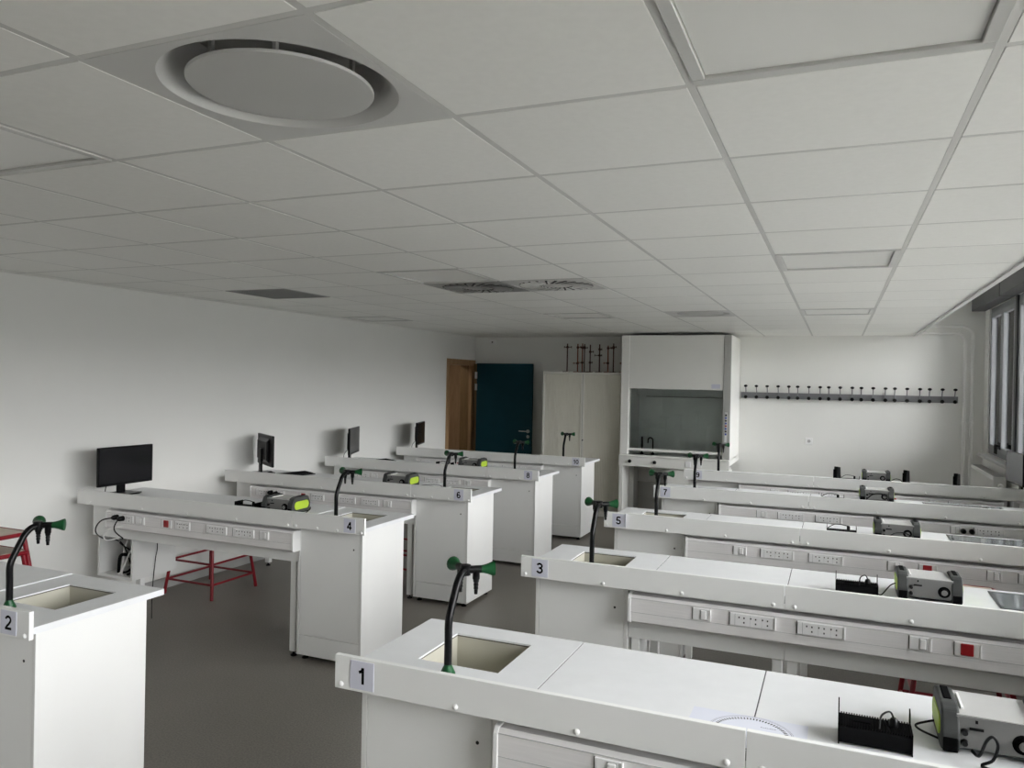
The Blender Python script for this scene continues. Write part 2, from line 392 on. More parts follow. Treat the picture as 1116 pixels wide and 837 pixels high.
# ------------------------------------------------------------------ windows
for i, (a, b) in enumerate(wins):
    t = bpy.data.objects.new('window_%d' % (i + 1), None); COL.objects.link(t); struct(t); t.location = (XR, 0, 0)
    f = MB()
    x0, x1 = .02, .09
    f.box(x0, x1, a, b, WZ0, WZ0 + .055, 'winframe', .004, 1); f.box(x0, x1, a, b, WZ1 - .055, WZ1, 'winframe', .004, 1)
    f.box(x0, x1, a, a + .05, WZ0 + .055, WZ1 - .055, 'winframe', .004, 1); f.box(x0, x1, b - .05, b, WZ0 + .055, WZ1 - .055, 'winframe', .004, 1)
    f.obj('window_frame', t)
    mid = (a + b) / 2
    for (c, d, hy) in ((a + .05, mid, mid - .045), (mid, b - .05, mid + .045)):
        s_ = MB(); q = .062
        s_.box(x0 - .012, x1 - .02, c, c + q, WZ0 + .055, WZ1 - .055, 'winframe', .005, 1); s_.box(x0 - .012, x1 - .02, d - q, d, WZ0 + .055, WZ1 - .055, 'winframe', .005, 1)
        s_.box(x0 - .012, x1 - .02, c + q, d - q, WZ0 + .055, WZ0 + .055 + q, 'winframe', .005, 1); s_.box(x0 - .012, x1 - .02, c + q, d - q, WZ1 - .055 - q, WZ1 - .055, 'winframe', .005, 1)
        so = s_.obj('window_sash', t)
        MB().box(.04, .044, c + q, d - q, WZ0 + .055 + q, WZ1 - .055 - q, 'winglass').obj('window_pane', so)
        h = MB(); h.box(x0 - .022, x0 - .012, hy - .014, hy + .014, 1.17, 1.25, 'black', .003, 1); h.cyl((x0 - .02, hy, 1.21), (x0 - .05, hy, 1.21), .008, 'black'); h.box(x0 - .058, x0 - .042, hy - .01, hy + .01, 1.12, 1.225, 'black', .004, 1)
        h.obj('window_handle', so)
    if i + 1 < len(wins):
        na = wins[i + 1][1]
        p = MB().box(XR, XR + .2, na, a, WZ0, WZ1, 'windark').obj('trim_%d' % (10 + i)); struct(p)
    bx = MB().box(XR - .15, XR, a - .035, b + (.27 if i == 0 else .035), 2.785, 2.985, 'blind', .006, 1).box(XR - .152, XR - .149, a - .035, a - .030, 2.785, 2.985, 'hole')
    o = bx.obj('blind_box'); tag(o, ('dark grey blind box above the farthest window, touching the back wall' if i == 0 else 'dark grey blind box above the window %s' % ('second from the back wall' if i == 1 else 'bay number %d from the back wall' % (i + 1))), 'blind box', 'dark blind boxes above the windows')
s_ = MB(); s_.box(XR - .10, XR + .02, YF, YB - .28, 1.04, 1.075, 'sill', .006, 1)
struct(s_.obj('trim_3'))
struct(MB().box(XR + .25, XR + 26, -40, 60, -3.6, -3.5, 'bounce').box(XR + 26, XR + 90, -80, 100, -3.6, -3.5, 'ground').obj('ground'))  # pale near strip is made up, to bounce daylight onto the ceiling

struct(MB().box(XR + .5, XR + 14, YB + .6, YB + 1.2, -3.5, 5.5, 'wing').obj('wall_exterior'))
# radiator under the far window
t = thing('radiator', 'white panel radiator under the window sill in the far right corner', 'radiator', (XR - .09, 9.9, .35))
r = MB()
for xx in (-.075, .02):
    pts = []
    b = MB()
    r.box(xx, xx + .018, -.70, .70, .0, .58, 'rad', .006, 1)
    for j in range(42): r.box(xx - .004, xx, -.68 + j * .0327, -.668 + j * .0327, .03, .55, 'rad')
r.obj('panel', t)
gr = MB(); gr.box(-.078, .04, -.70, .70, .58, .588, 'rad')
for j in range(46): gr.box(-.066, .03, -.69 + j * .03, -.674 + j * .03, .588, .591, 'sill')
gr.obj('top_grille', t)
MB().box(-.075, .04, .70, .712, 0, .585, 'rad', .003, 1).obj('side_cover', t); MB().box(-.075, .04, -.712, -.70, 0, .585, 'rad', .003, 1).obj('side_cover', t)
vv = MB(); vv.cyl((-.02, -.712, .5), (-.02, -.76, .5), .012, 'steel'); vv.lathe([(0, -.83), (.022, -.825), (.026, -.77), (.02, -.755), (0, -.755)], 'plast', axis='y', c=(-.02, 0, .5)); vv.obj('valve', t)
MB().tube([(-.02, -.735, .5), (-.02, -.735, -.34)], .008, 'pipe').obj('feed_pipe', t)
# heating pipes
for (px, zz, lab) in ((1.435, 2.495 + .02, 'left white heating pipe bending into the ceiling at the far right corner'), (1.515, 2.60, 'right white heating pipe bending into the ceiling beside the windows')):
    p = [(px, YB - .045, 0.0), (px, YB - .045, zz - .12)]
    for i in range(1, 7):
        a = PI / 2 * i / 6; p.append((px - .12 + .12 * math.cos(a), YB - .045, zz - .12 + .12 * math.sin(a)))
    p.append((.92, YB - .045, zz))
    t = thing('heating_pipe', lab, 'pipe', (0, 0, 0), 0, 'heating pipes in the corner')
    MB().tube(p, .019, 'pipe', n=12).obj('pipe_run', t)
    for zc in (2.36, 1.42):
        c = MB(); c.lathe([(.0205, zc - .012), (.025, zc - .01), (.025, zc + .01), (.0205, zc + .012)], 'pipe', c=(px, YB - .045, 0)); c.box(px - .006, px + .006, YB - .03, YB - .0005, zc - .008, zc + .008, 'pipe'); c.obj('pipe_clip', t)

# ------------------------------------------------------------------ door and corridor
t = bpy.data.objects.new('door_1', None); COL.objects.link(t); struct(t)
f = MB()
for (a, c) in ((DY0 - .055, DY0 + .03), (DY1 - .03, DY1 + .055)):
    f.box(XL + .001, XL + .014, a, c, 0, DZ + .055, 'oak', .002, 1)
f.box(XL + .001, XL + .014, DY0 + .03, DY1 - .03, DZ - .03, DZ + .055, 'oak', .002, 1)
f.box(XL - .205, XL + .001, DY0 + .0005, DY0 + .03, 0, DZ - .0005, 'oak'); f.box(XL - .205, XL + .001, DY0 + .03, DY1 - .03, DZ - .03, DZ - .0005, 'oak')
f.box(XL - .205, XL - .055, DY1 - .03, DY1 - .0005, 0, DZ - .0005, 'oakd'); f.box(XL - .055, XL + .001, DY1 - .045, DY1 - .0005, 0, DZ - .0005, 'oak', .001, 1)
f.obj('door_frame', t)
lf = MB().box(XL + .14, XL + 1.06, 10.70, 10.742, .01, DZ + .005, 'teal', .002, 1).obj('door_leaf', t)
h = MB(); hx = XL + 1.06 - .055
h.lathe([(0, -.012), (.026, -.012), (.026, 0)], 'steel', axis='y', c=(hx, 10.70, 1.075)); h.cyl((hx, 10.69, 1.075), (hx, 10.65, 1.075), .009, 'steel'); h.tube([(hx, 10.65, 1.075), (hx - .06, 10.648, 1.076), (hx - .13, 10.65, 1.078)], .009, 'steel')
h.obj('door_handle', lf)
MB().lathe([(0, -.012), (.022, -.012), (.026, 0)], 'steel', axis='y', c=(hx, 10.70, .995)).obj('lock_plate', lf)
for zz in (1.9, 1.72, .25):
    MB().cyl((XL + .12, 10.70, zz - .05), (XL + .12, 10.70, zz + .05), .011, 'steel').box(XL + .12, XL + .15, 10.697, 10.70, zz - .05, zz + .05, 'steel').obj('hinge', lf)
MB().box(XL + .01, XL + .14, 10.85, 10.858, .01, DZ, 'oakd').obj('jamb_strip', t)
c = MB()
CX = XL - 1.75
c.box(CX - .1, CX, 8.6, 12.2, 0, 2.6, 'oakd'); c.box(CX - .1, XL - .2, 12.1, 12.2, 0, 2.6, 'oakl'); c.box(CX - .1, XL - .2, 8.5, 8.6, 0, 2.6, 'wall')
c.box(CX - .1, XL - .2, 8.5, 12.2, 2.5, 2.6, 'slab'); c.box(CX - .1, XL - .2, 8.5, 12.2, -.1, 0, 'floor')
c.box(XL - .25, XL - .2, 11.1, 12.2, 0, 2.6, 'wall')
struct(c.obj('wall_corridor'))

# ------------------------------------------------------------------ lab benches
AP0, AP1 = .857, .960          # apron bottom / top
WT = .900                      # worktop height
DEP = .60
def ring_top(b, x0, x1, y0, y1, hx0, hx1, hy0, hy1, z0, z1, k):
    b.box(x0, hx0, y0, y1, z0, z1, k); b.box(hx1, x1, y0, y1, z0, z1, k)
    b.box(hx0, hx1, y0, hy0, z0, z1, k); b.box(hx0, hx1, hy1, y1, z0, z1, k)
def cap_mesh():
    return MB().lathe([(0, -.0075), (.004, -.007), (.0075, -.0045), (.009, 0)], 'plast', axis='y', n=14)
def triple(p, x0, x1, z=.787):
    # plate with three sockets of three holes each
    b = MB(); b.box(x0, x1, -.007, 0, z - .027, z + .027, 'plate', .002, 1)
    b.box(x0 - .004, x0, -.003, 0, z - .027, z + .027, 'shadowgap'); b.box(x1, x1 + .008, -.011, 0, z - .027, z + .027, 'plast', .002, 1)
    L = x1 - x0
    b.box(x0 + L * .115, x0 + L * .12, -.0075, -.006, z - .025, z + .025, 'shadowgap')
    o = b.obj('socket_plate', p)
    d = MB()
    for j in range(3):
        cx = x0 + L * (.27 + .265 * j)
        for (ax, az) in ((-.011, .010), (.010, .009), (.010, -.011)):
            d.box(cx + ax - .0028, cx + ax + .0028, -.008, -.006, z + az - .0034, z + az + .0034, 'hole')
        d.box(cx + .035, cx + .0358, -.0075, -.0065, z - .024, z + .024, 'seamgrey')
    d.obj('socket_holes', p)
M['seamgrey'] = mat('grey_joint', (0.45, 0.45, 0.45), 0.6)
def switch(p, x0, x1, z=.787):
    b = MB(); b.box(x0, x1, -.006, 0, z - .027, z + .027, 'plate', .002, 1); b.box(x0 - .003, x0, -.003, 0, z - .027, z + .027, 'shadowgap'); b.box(x1, x1 + .007, -.011, 0, z - .027, z + .027, 'plast', .002, 1)
    b.obj('switch_plate', p)
    m = (x0 + x1) / 2
    s_ = MB(); s_.box(m - .002, m + .026, -.008, -.005, z - .023, z + .023, 'seamgrey'); s_.box(m, m + .024, -.0125, -.005, z - .021, z + .021, 'plast', .003, 1); s_.obj('switch_rocker', p)
def red_socket(p, x0, x1, z=.787):
    b = MB(); b.box(x0, x1, -.006, 0, z - .028, z + .028, 'plate', .002, 1); b.box(x0 - .003, x0, -.003, 0, z - .027, z + .027, 'shadowgap'); b.box(x1, x1 + .007, -.011, 0, z - .027, z + .027, 'plast', .002, 1)
    b.obj('switch_plate', p)
    m = (x0 + x1) / 2
    MB().box(m - .023, m + .023, -.010, -.004, z - .024, z + .024, 'red', .003, 1).obj('red_button', p)
def trunking(root, x0, x1, y0=.0):
    z0, z1 = .705, .832
    b = MB(); pts = [(y0 + .072, z0), (y0 + .008, z0), (y0, z0 + .008), (y0, z1 - .014), (y0 + .012, z1), (y0 + .072, z1)]
    b.prism(pts, x0, x1, 'trunk', axis='x')
    b.box(x0, x1, y0 - .0012, y0 + .002, .7535, .755, 'seamgrey'); b.box(x0, x1, y0 - .0012, y0 + .002, .8185, .8198, 'seamgrey')
    t = b.obj('trunking', root)
    for (a, c) in ((x0 - .016, x0), (x1, x1 + .016)):
        e = MB(); e.prism([(y0 + .074, z0 - .004), (y0 + .004, z0 - .004), (y0 - .004, z0 + .006), (y0 - .004, z1 - .014), (y0 + .010, z1 + .004), (y0 + .074, z1 + .004)], a, c, 'plast', axis='x', bev=.003)
        e.obj('end_cap', t)
    return t

def number_sign(root, x0, num, y=-.0025, curl=False):
    s_ = MB(); s_.box(x0, x0 + .084, y, 0, .866, .952, 'paper')
    if curl:
        pts = [(x0 + .084, y), (x0 + .090, y - .004), (x0 + .094, y - .010), (x0 + .0955, y - .0095), (x0 + .091, y - .002), (x0 + .084, 0)]
        s_.prism(pts, .868, .956, 'sheet', axis='z')
    so = s_.obj('number_sign', root)
    w = .0092; text = str(num); hgt = .052; adv = .034
    b = MB()
    for q, ch in enumerate(text):
        ox = x0 + .042 + (q - (len(text) - 1) / 2) * adv; oz = .883
        for path, closed in STROKES[ch]:
            P = [(ox + a * .0520, oz + c * hgt) for a, c in path]; N = len(P); L_, R_ = [], []
            for k in range(N):
                p0 = P[k - 1] if (k or closed) else P[k]; p1 = P[(k + 1) % N] if (k < N - 1 or closed) else P[k]
                dx, dz = p1[0] - p0[0], p1[1] - p0[1]; l = math.hypot(dx, dz) or 1
                nx, nz = -dz / l * w / 2, dx / l * w / 2
                L_.append((P[k][0] + nx, y - .0006, P[k][1] + nz)); R_.append((P[k][0] - nx, y - .0006, P[k][1] - nz))
            vs = L_ + R_; fs = []
            for k in range(N if closed else N - 1):
                m_ = (k + 1) % N; fs.append((k, m_, N + m_, N + k))
            b.add(vs, fs, 'ink')
    b.obj('digits', so)
def arcpts(cx, cy, rx, ry, a0, a1, n=14): return [(cx + rx * math.cos(math.radians(a0 + (a1 - a0) * i / n)), cy + ry * math.sin(math.radians(a0 + (a1 - a0) * i / n))) for i in range(n + 1)]
STROKES = {
    '1': [([(.08, 0), (.08, .98)], 0), ([(-.20, .70), (-.06, .735), (.03, .82), (.07, .96)], 0)],
    '2': [(arcpts(0, .70, .25, .22, 170, -30) + [(.08, .42), (-.12, .26), (-.24, .09)], 0), ([(-.33, .09), (.33, .09)], 0)],
    '3': [(arcpts(-.01, .71, .23, .20, 165, -80, 12), 0), (arcpts(-.01, .29, .25, .22, 85, -165, 14), 0), ([(-.08, .51), (.06, .51)], 0)],
    '4': [([(.13, 0), (.13, .97)], 0), ([(.10, .92), (-.26, .30)], 0), ([(-.34, .28), (.33, .28)], 0)],
    '5': [([(.27, .90), (-.17, .90)], 0), ([(-.15, .95), (-.21, .46)], 0), (arcpts(-.01, .30, .25, .23, 140, -165, 16), 0)],
    '6': [(arcpts(0, .30, .235, .22, 0, 360, 22)[:-1], 1), ([(-.235, .30), (-.245, .52), (-.19, .78), (-.06, .90), (.08, .90), (.20, .80)], 0)],
    '7': [([(-.30, .90), (.29, .90)], 0), ([(.23, .88), (.06, .60), (-.05, .30), (-.08, 0)], 0)],
    '8': [(arcpts(0, .715, .19, .19, 0, 360, 20)[:-1], 1), (arcpts(0, .285, .24, .22, 0, 360, 22)[:-1], 1)],
    '9': [(arcpts(0, .68, .235, .22, 0, 360, 22)[:-1], 1), ([(.235, .68), (.245, .46), (.19, .20), (.06, .08), (-.08, .08), (-.20, .18)], 0)],
    '0': [(arcpts(0, .49, .24, .41, 0, 360, 26)[:-1], 1)],
}

def foot(root, x, y):
    MB().lathe([(0, 0), (.022, 0), (.022, .008), (.008, .014), (.008, .045), (0, .045)], 'black', c=(x, y, 0)).obj('foot', root)

def cabinet(root, x0, x1, y0, y1, dot_x):
    b = MB()
    b.box(x0, x0 + .018, y0, y1, .03, .86, 'white', .001, 1); b.box(x1 - .018, x1, y0, y1, .03, .86, 'white', .001, 1)
    b.box(x0 + .018, x1 - .018, y1 - .018, y1, .03, .86, 'white'); b.box(x0 + .018, x1 - .018, y0 + .02, y1 - .018, .03, .05, 'white')
    o = b.obj('cabinet', root)
    p = MB(); p.box(x0 + .020, x1 - .020, y0 + .002, y0 + .02, .16, .86, 'apron', .001, 1); p.box(x0 + .020, x1 - .020, y0 + .003, y0 + .02, .03, .157, 'apron', .001, 1)
    q = p.obj('front_panel', o)
    MB().lathe([(0, -.0008), (.0055, -.0008), (.0055, .003), (0, .003)], 'hole', axis='y', c=(dot_x, y0 + .002, .745)).obj('lock', q)
    for (fx, fy) in ((x0 + .04, y0 + .04), (x1 - .04, y0 + .04), (x0 + .04, y1 - .05), (x1 - .04, y1 - .05)): foot(o, fx, fy)
    return o

def leg_frame(root, x, w=.05, y0=.09, y1=.55):
    b = MB(); b.box(x - w / 2, x + w / 2, y0, y0 + .04, .03, .86, 'apron', .003, 1)
    b.box(x - w / 2, x + w / 2, y1 - .04, y1, .03, .86, 'apron', .003, 1); b.box(x - w / 2, x + w / 2, y0 + .04, y1 - .04, .80, .84, 'apron', .002, 1)
    o = b.obj('leg', root); foot(o, x, y0 + .02); foot(o, x, y1 - .02)

def glass_hatch(root, x0, x1, y0, y1):
    b = MB(); ring_top(b, x0, x1, y0, y1, x0 + .012, x1 - .012, y0 + .012, y1 - .012, WT - .0002, WT + .0025, 'glassframe')
    o = b.obj('glass_hatch', root)
    MB().box(x0 + .012, x1 - .012, y0 + .012, y1 - .012, WT, WT + .002, 'glasspanel').obj('glass_pane', o)

def sink(root, x0, x1, y0, y1):
    b = MB(); t_ = .006; z0 = WT - .19
    b.box(x0 - t_, x0, y0 - t_, y1 + t_, z0, WT - .0100, 'sink'); b.box(x1, x1 + t_, y0 - t_, y1 + t_, z0, WT - .0100, 'sink')
    b.box(x0, x1, y0 - t_, y0, z0, WT - .0100, 'sink'); b.box(x0, x1, y1, y1 + t_, z0, WT - .0100, 'sink')
    b.box(x0 - t_, x1 + t_, y0 - t_, y1 + t_, z0 - .006, z0, 'sink')
    o = b.obj('sink', root)
    g_ = MB(); ring_top(g_, x0 - .004, x1 + .004, y0 - .004, y1 + .004, x0 + .001, x1 - .001, y0 + .001, y1 - .001, WT - .0100, WT - .0062, 'rim'); g_.obj('sink_gasket', o)
    MB().lathe([(0, z0 + .003), (.03, z0 + .003), (.034, z0)], 'black', c=((x0 + x1) / 2, (y0 + y1) / 2, 0)).obj('drain', o)

CAPZ = .872
def right_bench(y):
    # aisle end at x = 0; runs towards the windows
    root = thing('lab_bench', 'x', 'lab bench', (-1.424, y, 0), 0, 'white numbered laboratory benches')
    L = 3.04; sa, sb = 1.229, 1.232      # apron joint
    for (a, b, caps) in ((0, sa, (.024, .42, .79, 1.185)), (sb, L, (1.272, 1.72, 2.18, 2.64, 3.0))):
        o = MB().box(a, b, 0, .018, AP0, AP1, 'apron', .0012, 1).obj('apron_panel', root)
        for cx in caps: cap_mesh().obj('screw_cap', o, (cx, 0, CAPZ))
    hx0, hx1, hy0, hy1 = .168, .457, .222, .510
    b = MB(); ring_top(b, 0, .6115, .018, DEP + .02, hx0, hx1, hy0, hy1, WT - .006, WT, 'top'); ring_top(b, 0, .6115, .018, DEP + .02, hx0 - .012, hx1 + .012, hy0 - .012, hy1 + .012, WT - .025, WT - .006, 'top'); b.obj('worktop_panel', root)
    MB().box(.6155, 1.227, .018, DEP + .02, WT - .025, WT, 'top', .001, 1).obj('worktop_panel', root)
    MB().box(1.231, L, .018, DEP + .02, WT - .025, WT, 'top', .001, 1).obj('worktop_panel', root)
    MB().box(.6117, .6153, .02, DEP + .017, WT - .024, WT - .003, 'seam').box(1.2272, 1.2308, .02, DEP + .017, WT - .024, WT - .003, 'seam').obj('joint_strip', root)
    sink(root, hx0, hx1, hy0, hy1)
    glass_hatch(root, 2.075, 2.63, .275, .575)
    cabinet(root, .055, .525, .070, .56, .46)
    MB().box(.528, 1.229, .080, .098, .61, .856, 'apron', .001, 1).obj('modesty_panel', root)
    MB().box(1.232, 2.83, .080, .098, .61, .856, 'apron', .001, 1).obj('modesty_panel', root)
    t = trunking(root, .555, 2.78, 0.006)
    o = bpy.data.objects.new('fittings', None)
    e = .006
    for fn, a, c in ((switch, .841, .914), (triple, 1.004, 1.19), (triple, 1.284, 1.466), (switch, 1.714, 1.787), (red_socket, 1.875, 1.962), (switch, 2.214, 2.277), (triple, 2.364, 2.546)):
        n0 = len(t.children); fn(t, a, c)
        for ch in t.children:
            if not ch.get('_m') and ch.name.split('.')[0] != 'end_cap': ch.location.y = e; ch['_m'] = 1
    for ch in t.children:
        if '_m' in ch: del ch['_m']
    bpy.data.objects.remove(o)
    for x in (1.20, 1.262): leg_frame(root, x, .045)
    leg_frame(root, .56, .04); leg_frame(root, 2.98, .05)
    return root
def left_bench(y):
    # aisle end at x = 0; runs towards the left wall (negative x)
    root = thing('lab_bench', 'x', 'lab bench', (-2.645, y, 0), 0, 'white numbered laboratory benches')
    L = -2.50; s1 = -.545
    for (a, b, caps) in ((s1 + .0015, 0, (-.022, -.20, -.35, -.515)), (L, s1 - .0015, (-.58, -1.0, -1.43, -1.85, -2.36))):
        o = MB().box(a, b, 0, .018, AP0, AP1, 'apron', .0012, 1).obj('apron_panel', root)
        for cx in caps: cap_mesh().obj('screw_cap', o, (cx, 0, CAPZ))
    hx0, hx1, hy0, hy1 = -.415, -.130, .195, .475
    b = MB(); ring_top(b, -.557, 0, .018, DEP, hx0, hx1, hy0, hy1, WT - .006, WT, 'top'); ring_top(b, -.557, 0, .018, DEP, hx0 - .012, hx1 + .012, hy0 - .012, hy1 + .012, WT - .025, WT - .006, 'top'); b.obj('worktop_panel', root)
    MB().box(L, -.560, .018, DEP, WT - .025, WT + .004, 'top', .002, 1).obj('worktop_panel', root)
    sink(root, hx0, hx1, hy0, hy1)
    glass_hatch(root, -2.0, -1.45, .27, .535)
    cabinet(root, -.545, -.055, .065, .56, -.12)
    MB().box(-2.43, -.548, .078, .096, .62, .856, 'apron', .001, 1).obj('modesty_panel', root)
    t = trunking(root, -2.19, -.545, -.004)
    e = -.004
    for fn, a, c in ((triple, -2.13, -1.93), (switch, -1.90, -1.82), (red_socket, -1.655, -1.565), (triple, -1.53, -1.40), (triple, -1.25, -1.08), (triple, -1.02, -.85), (switch, -.80, -.73)):
        fn(t, a, c)
    for ch in t.children:
        if ch.name.split('.')[0] != 'end_cap': ch.location.y = e
    # computer niche hanging under the wall end of the bench
    n = MB(); x0, x1, y0, y1, z0, z1 = -2.40, -2.045, .10, .495, .315, .862
    n.box(x0, x0 + .018, y0, y1, z0, z1, 'white'); n.box(x1 - .018, x1, y0, y1, z0, z1, 'white'); n.box(x0 + .018, x1 - .018, y0, y1, z0, z0 + .018, 'white'); n.box(x0 + .018, x1 - .018, y1 - .018, y1, z0 + .018, z1, 'white')
    n.obj('computer_niche', root)
    b = MB(); b.box(-2.40, -2.35, .44, .485, .03, .315, 'apron', .003, 1); lo = b.obj('leg', root); foot(lo, -2.375, .462); leg_frame(root, -.60, .045)
    return root
RY = [2.00, 3.53, 5.00, 6.51, 7.93]
LY = [1.87, 3.99, 5.475, 6.965, 8.445]
where = {1: 'nearest bench, bottom right', 3: 'second bench from the front', 5: 'third bench from the front', 7: 'fourth bench from the front', 9: 'farthest, by the fume hood',
         2: 'nearest, cut off lower left', 4: 'second bench from the front', 6: 'third bench from the front', 8: 'fourth bench from the front', 10: 'farthest, by the teal door'}
pr = right_bench(0); pl = left_bench(0)
bench = {}
for i in range(5):
    r = pr if i == 0 else copy_tree(pr); r.location = (-1.424, RY[i], 0); bench[2 * i + 1] = r
    l = pl if i == 0 else copy_tree(pl); l.location = (-2.645, LY[i], 0); bench[2 * i + 2] = l
for n, b in bench.items():
    b['label'] = 'white lab bench, number %d on its rim, window row, %s' % (n, where[n]) if n % 2 else 'white lab bench, number %d on its rim, wall row, %s' % (n, where[n])
    number_sign(b, (.095 if n == 9 else .058) if n % 2 else -.150, n, curl=(n == 5))

# ------------------------------------------------------------------ taps
def lab_tap():
    t = thing('lab_tap', 'x', 'tap', (0, 0, 0), 0, 'black swan-neck lab taps with green handles')
    MB().lathe([(0, 0), (.024, 0), (.024, .005), (.013, .028), (.013, .032), (0, .032)], 'green').obj('base', t)
    p = smooth_path([(0, 0, .03), (0, 0, .10), (0, 0, .160), (0, .012, .195), (0, .040, .245), (0, .058, .275), (0, .085, .297), (0, .125, .303)], 5)
    MB().tube(p, .0125, 'black', n=14).obj('swan_neck', t)
    hub = Vector((0, .112, .303))
    MB().lathe([(0, .286), (.017, .286), (.017, .319), (0, .321)], 'black', c=(0, .112, 0)).obj('hub', t)
    for s_ in (-1, 1):
        d = Vector((s_ * math.cos(math.radians(38)), math.sin(math.radians(38)), 0))
        T = Matrix.Translation(hub) @ d.to_track_quat('X', 'Z').to_matrix().to_4x4()
        MB().tube([hub, hub + d * .058], .0125, 'black', n=14).obj('valve_body', t)
        MB().lathe([(0, .052), (.0125, .052), (.013, .060), (.017, .075), (.023, .090), (.024, .096), (.014, .098), (0, .098)], 'green', axis='x', n=18, T=T).obj('valve_handle', t)
        q = hub + d * .036
        nz = MB(); nz.lathe([(0, .300), (.012, .300), (.012, .272), (.0095, .268), (.0095, .262), (.0075, .26), (.0085, .250), (.007, .249), (.008, .239), (.0065, .238), (.0055, .222), (0, .222)], 'black', c=(q.x, q.y, 0), n=14); nz.obj('nozzle', t)
    return t
tp = lab_tap(); first = True
for n in range(1, 11):
    if n % 2: loc = (-1.105, RY[n // 2] + .145, WT)
    else: loc = (-2.952, LY[n // 2 - 1] + .135, WT)
    lab = 'black tap with green handles beside the sink of bench %d' % n
    if first: tp.location = loc; tp['label'] = lab; first = False
    else: dup(tp, lab, loc)

# ------------------------------------------------------------------ power supplies
def bumper_pts(d, h):
    return [(-d / 2, .006), (-d / 2 + .018, 0), (d / 2 - .018, 0), (d / 2, .006), (d / 2 + .004, h * .55), (d / 2 - .018, h - .006), (d / 2 - .045, h), (-d / 2 + .045, h), (-d / 2 + .018, h - .008), (-d / 2 - .004, h * .50)]
def power_supply():
    t = thing('power_supply', 'x', 'power supply', (0, 0, 0), 0, 'grey bench power supplies with lime green ends')
    W, D, Hh = .25, .20, .112
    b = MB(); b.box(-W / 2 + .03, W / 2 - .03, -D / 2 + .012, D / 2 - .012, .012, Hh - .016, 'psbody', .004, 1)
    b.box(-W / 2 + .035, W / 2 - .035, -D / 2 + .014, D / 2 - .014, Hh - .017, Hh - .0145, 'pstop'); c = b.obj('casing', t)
    MB().lathe([(0, -.012), (.014, -.011), (.017, 0), (.024, 0), (.024, .003)], 'blackmatt', axis='y', c=(.055, -D / 2 + .010, .046), n=24).lathe([(0, -.016), (.010, -.0155), (.012, -.011), (0, -.011)], 'psbody', axis='y', c=(.055, -D / 2 + .010, .046)).obj('dial', c)
    for zz in (.028, .055): MB().lathe([(0, -.010), (.007, -.010), (.009, 0), (0, 0)], 'black', axis='y', c=(-.072, -D / 2 + .012, zz)).obj('terminal', c)
    MB().box(-.062, -.030, -D / 2 + .010, -D / 2 + .013, .062, .069, 'black').box(-.049, -.043, -D / 2 + .010, -D / 2 + .013, .08, .088, 'black').obj('lettering', c)
    MB().box(-W / 2 + .05, -W / 2 + .056, -.05, .06, Hh - .0145, Hh - .010, 'plast').obj('top_rib', c)
    for s_ in (-1, 1):
        x0 = s_ * (W / 2 - .042); x1 = s_ * W / 2
        b = MB(); b.prism(bumper_pts(D, Hh), min(x0, x1), max(x0, x1), 'psrub', axis='x', bev=.006)
        b.box(min(x0, x1) + .012, max(x0, x1) - .012, -.03, .06, Hh - .002, Hh + .002, 'blackmatt', .001, 1)
        bo = b.obj('end_bumper', t)
        e = []; n = 12; a_, r_ = .052, .027
        for i in range(n + 1): q = -PI / 2 + PI * i / n; e.append((a_ + r_ * math.cos(q), r_ * math.sin(q) + .055))
        for i in range(n + 1): q = PI / 2 + PI * i / n; e.append((-a_ + r_ * math.cos(q), r_ * math.sin(q) + .055))
        MB().prism(e, x1 - s_ * .004, x1 + s_ * .003, 'lime', axis='x', bev=.001).obj('end_inset', bo)
        MB().box(min(x0, x1) + .004, max(x0, x1) - .004, -D / 2 - .006, -D / 2 + .004, .004, .04, 'blackmatt', .002, 1).obj('rubber_foot', bo)
    return t
ps = power_supply(); first = True
PS = [(1, .385, 2.335, .0, 'bottom right corner, on bench 1'), (3, .385, 3.875, .0, 'window row, on bench 3'), (5, .35, 5.30, .0, 'window row, on bench 5'),
      (7, .31, 6.98, .0, 'window row, on bench 7'), (9, .365, 8.40, 0.0, 'window row, on bench 9'),
      (4, -3.44, 4.235, .05, 'wall row, on bench 4'), (6, -3.43, 5.72, .05, 'wall row, on bench 6'), (8, -3.48, 7.235, .05, 'wall row, on bench 8')]
for n, x, y, rz, lab in PS:
    lab = 'grey power supply with lime green end, ' + lab
    z = WT + (0.0 if n % 2 else .004)
    if first: ps.location = (x, y, z); ps['label'] = lab; first = False
    else: dup(ps, lab, (x, y, z), rz)

# black ribbed boxes with upright end plates
def ribbed_box():
    t = thing('ribbed_black_box', 'x', 'electrical device', (0, 0, 0), 0, 'black ribbed electrical boxes')
    b = MB(); b.box(-.085, .085, -.045, .045, .004, .046, 'dkgrey', .002, 1)
    for j in range(26): b.box(-.080 + j * .0063, -.0768 + j * .0063, -.043, .043, .046, .050, 'blackmatt')
    b.box(-.05, -.01, -.012, .012, .049, .053, 'blackmatt')
    b.obj('housing', t)
    for s_ in (-1, 1):
        MB().prism([(-.048, 0), (.048, 0), (.048, .085), (.034, .076), (.03, .054), (-.048, .054)], s_ * .085 - .0015, s_ * .085 + .0015, 'blackmatt', axis='x').obj('end_plate', t)
    MB().lathe([(0, .05), (.011, .05), (.011, .066), (.006, .072), (0, .072)], 'black', c=(.045, 0, 0)).obj('plug', t)
    MB().tube(smooth_path([(.045, 0, .07), (.035, -.005, .088), (.015, -.02, .080), (.01, -.035, .052)], 6), .0025, 'black', n=8).obj('lead', t)
    return t
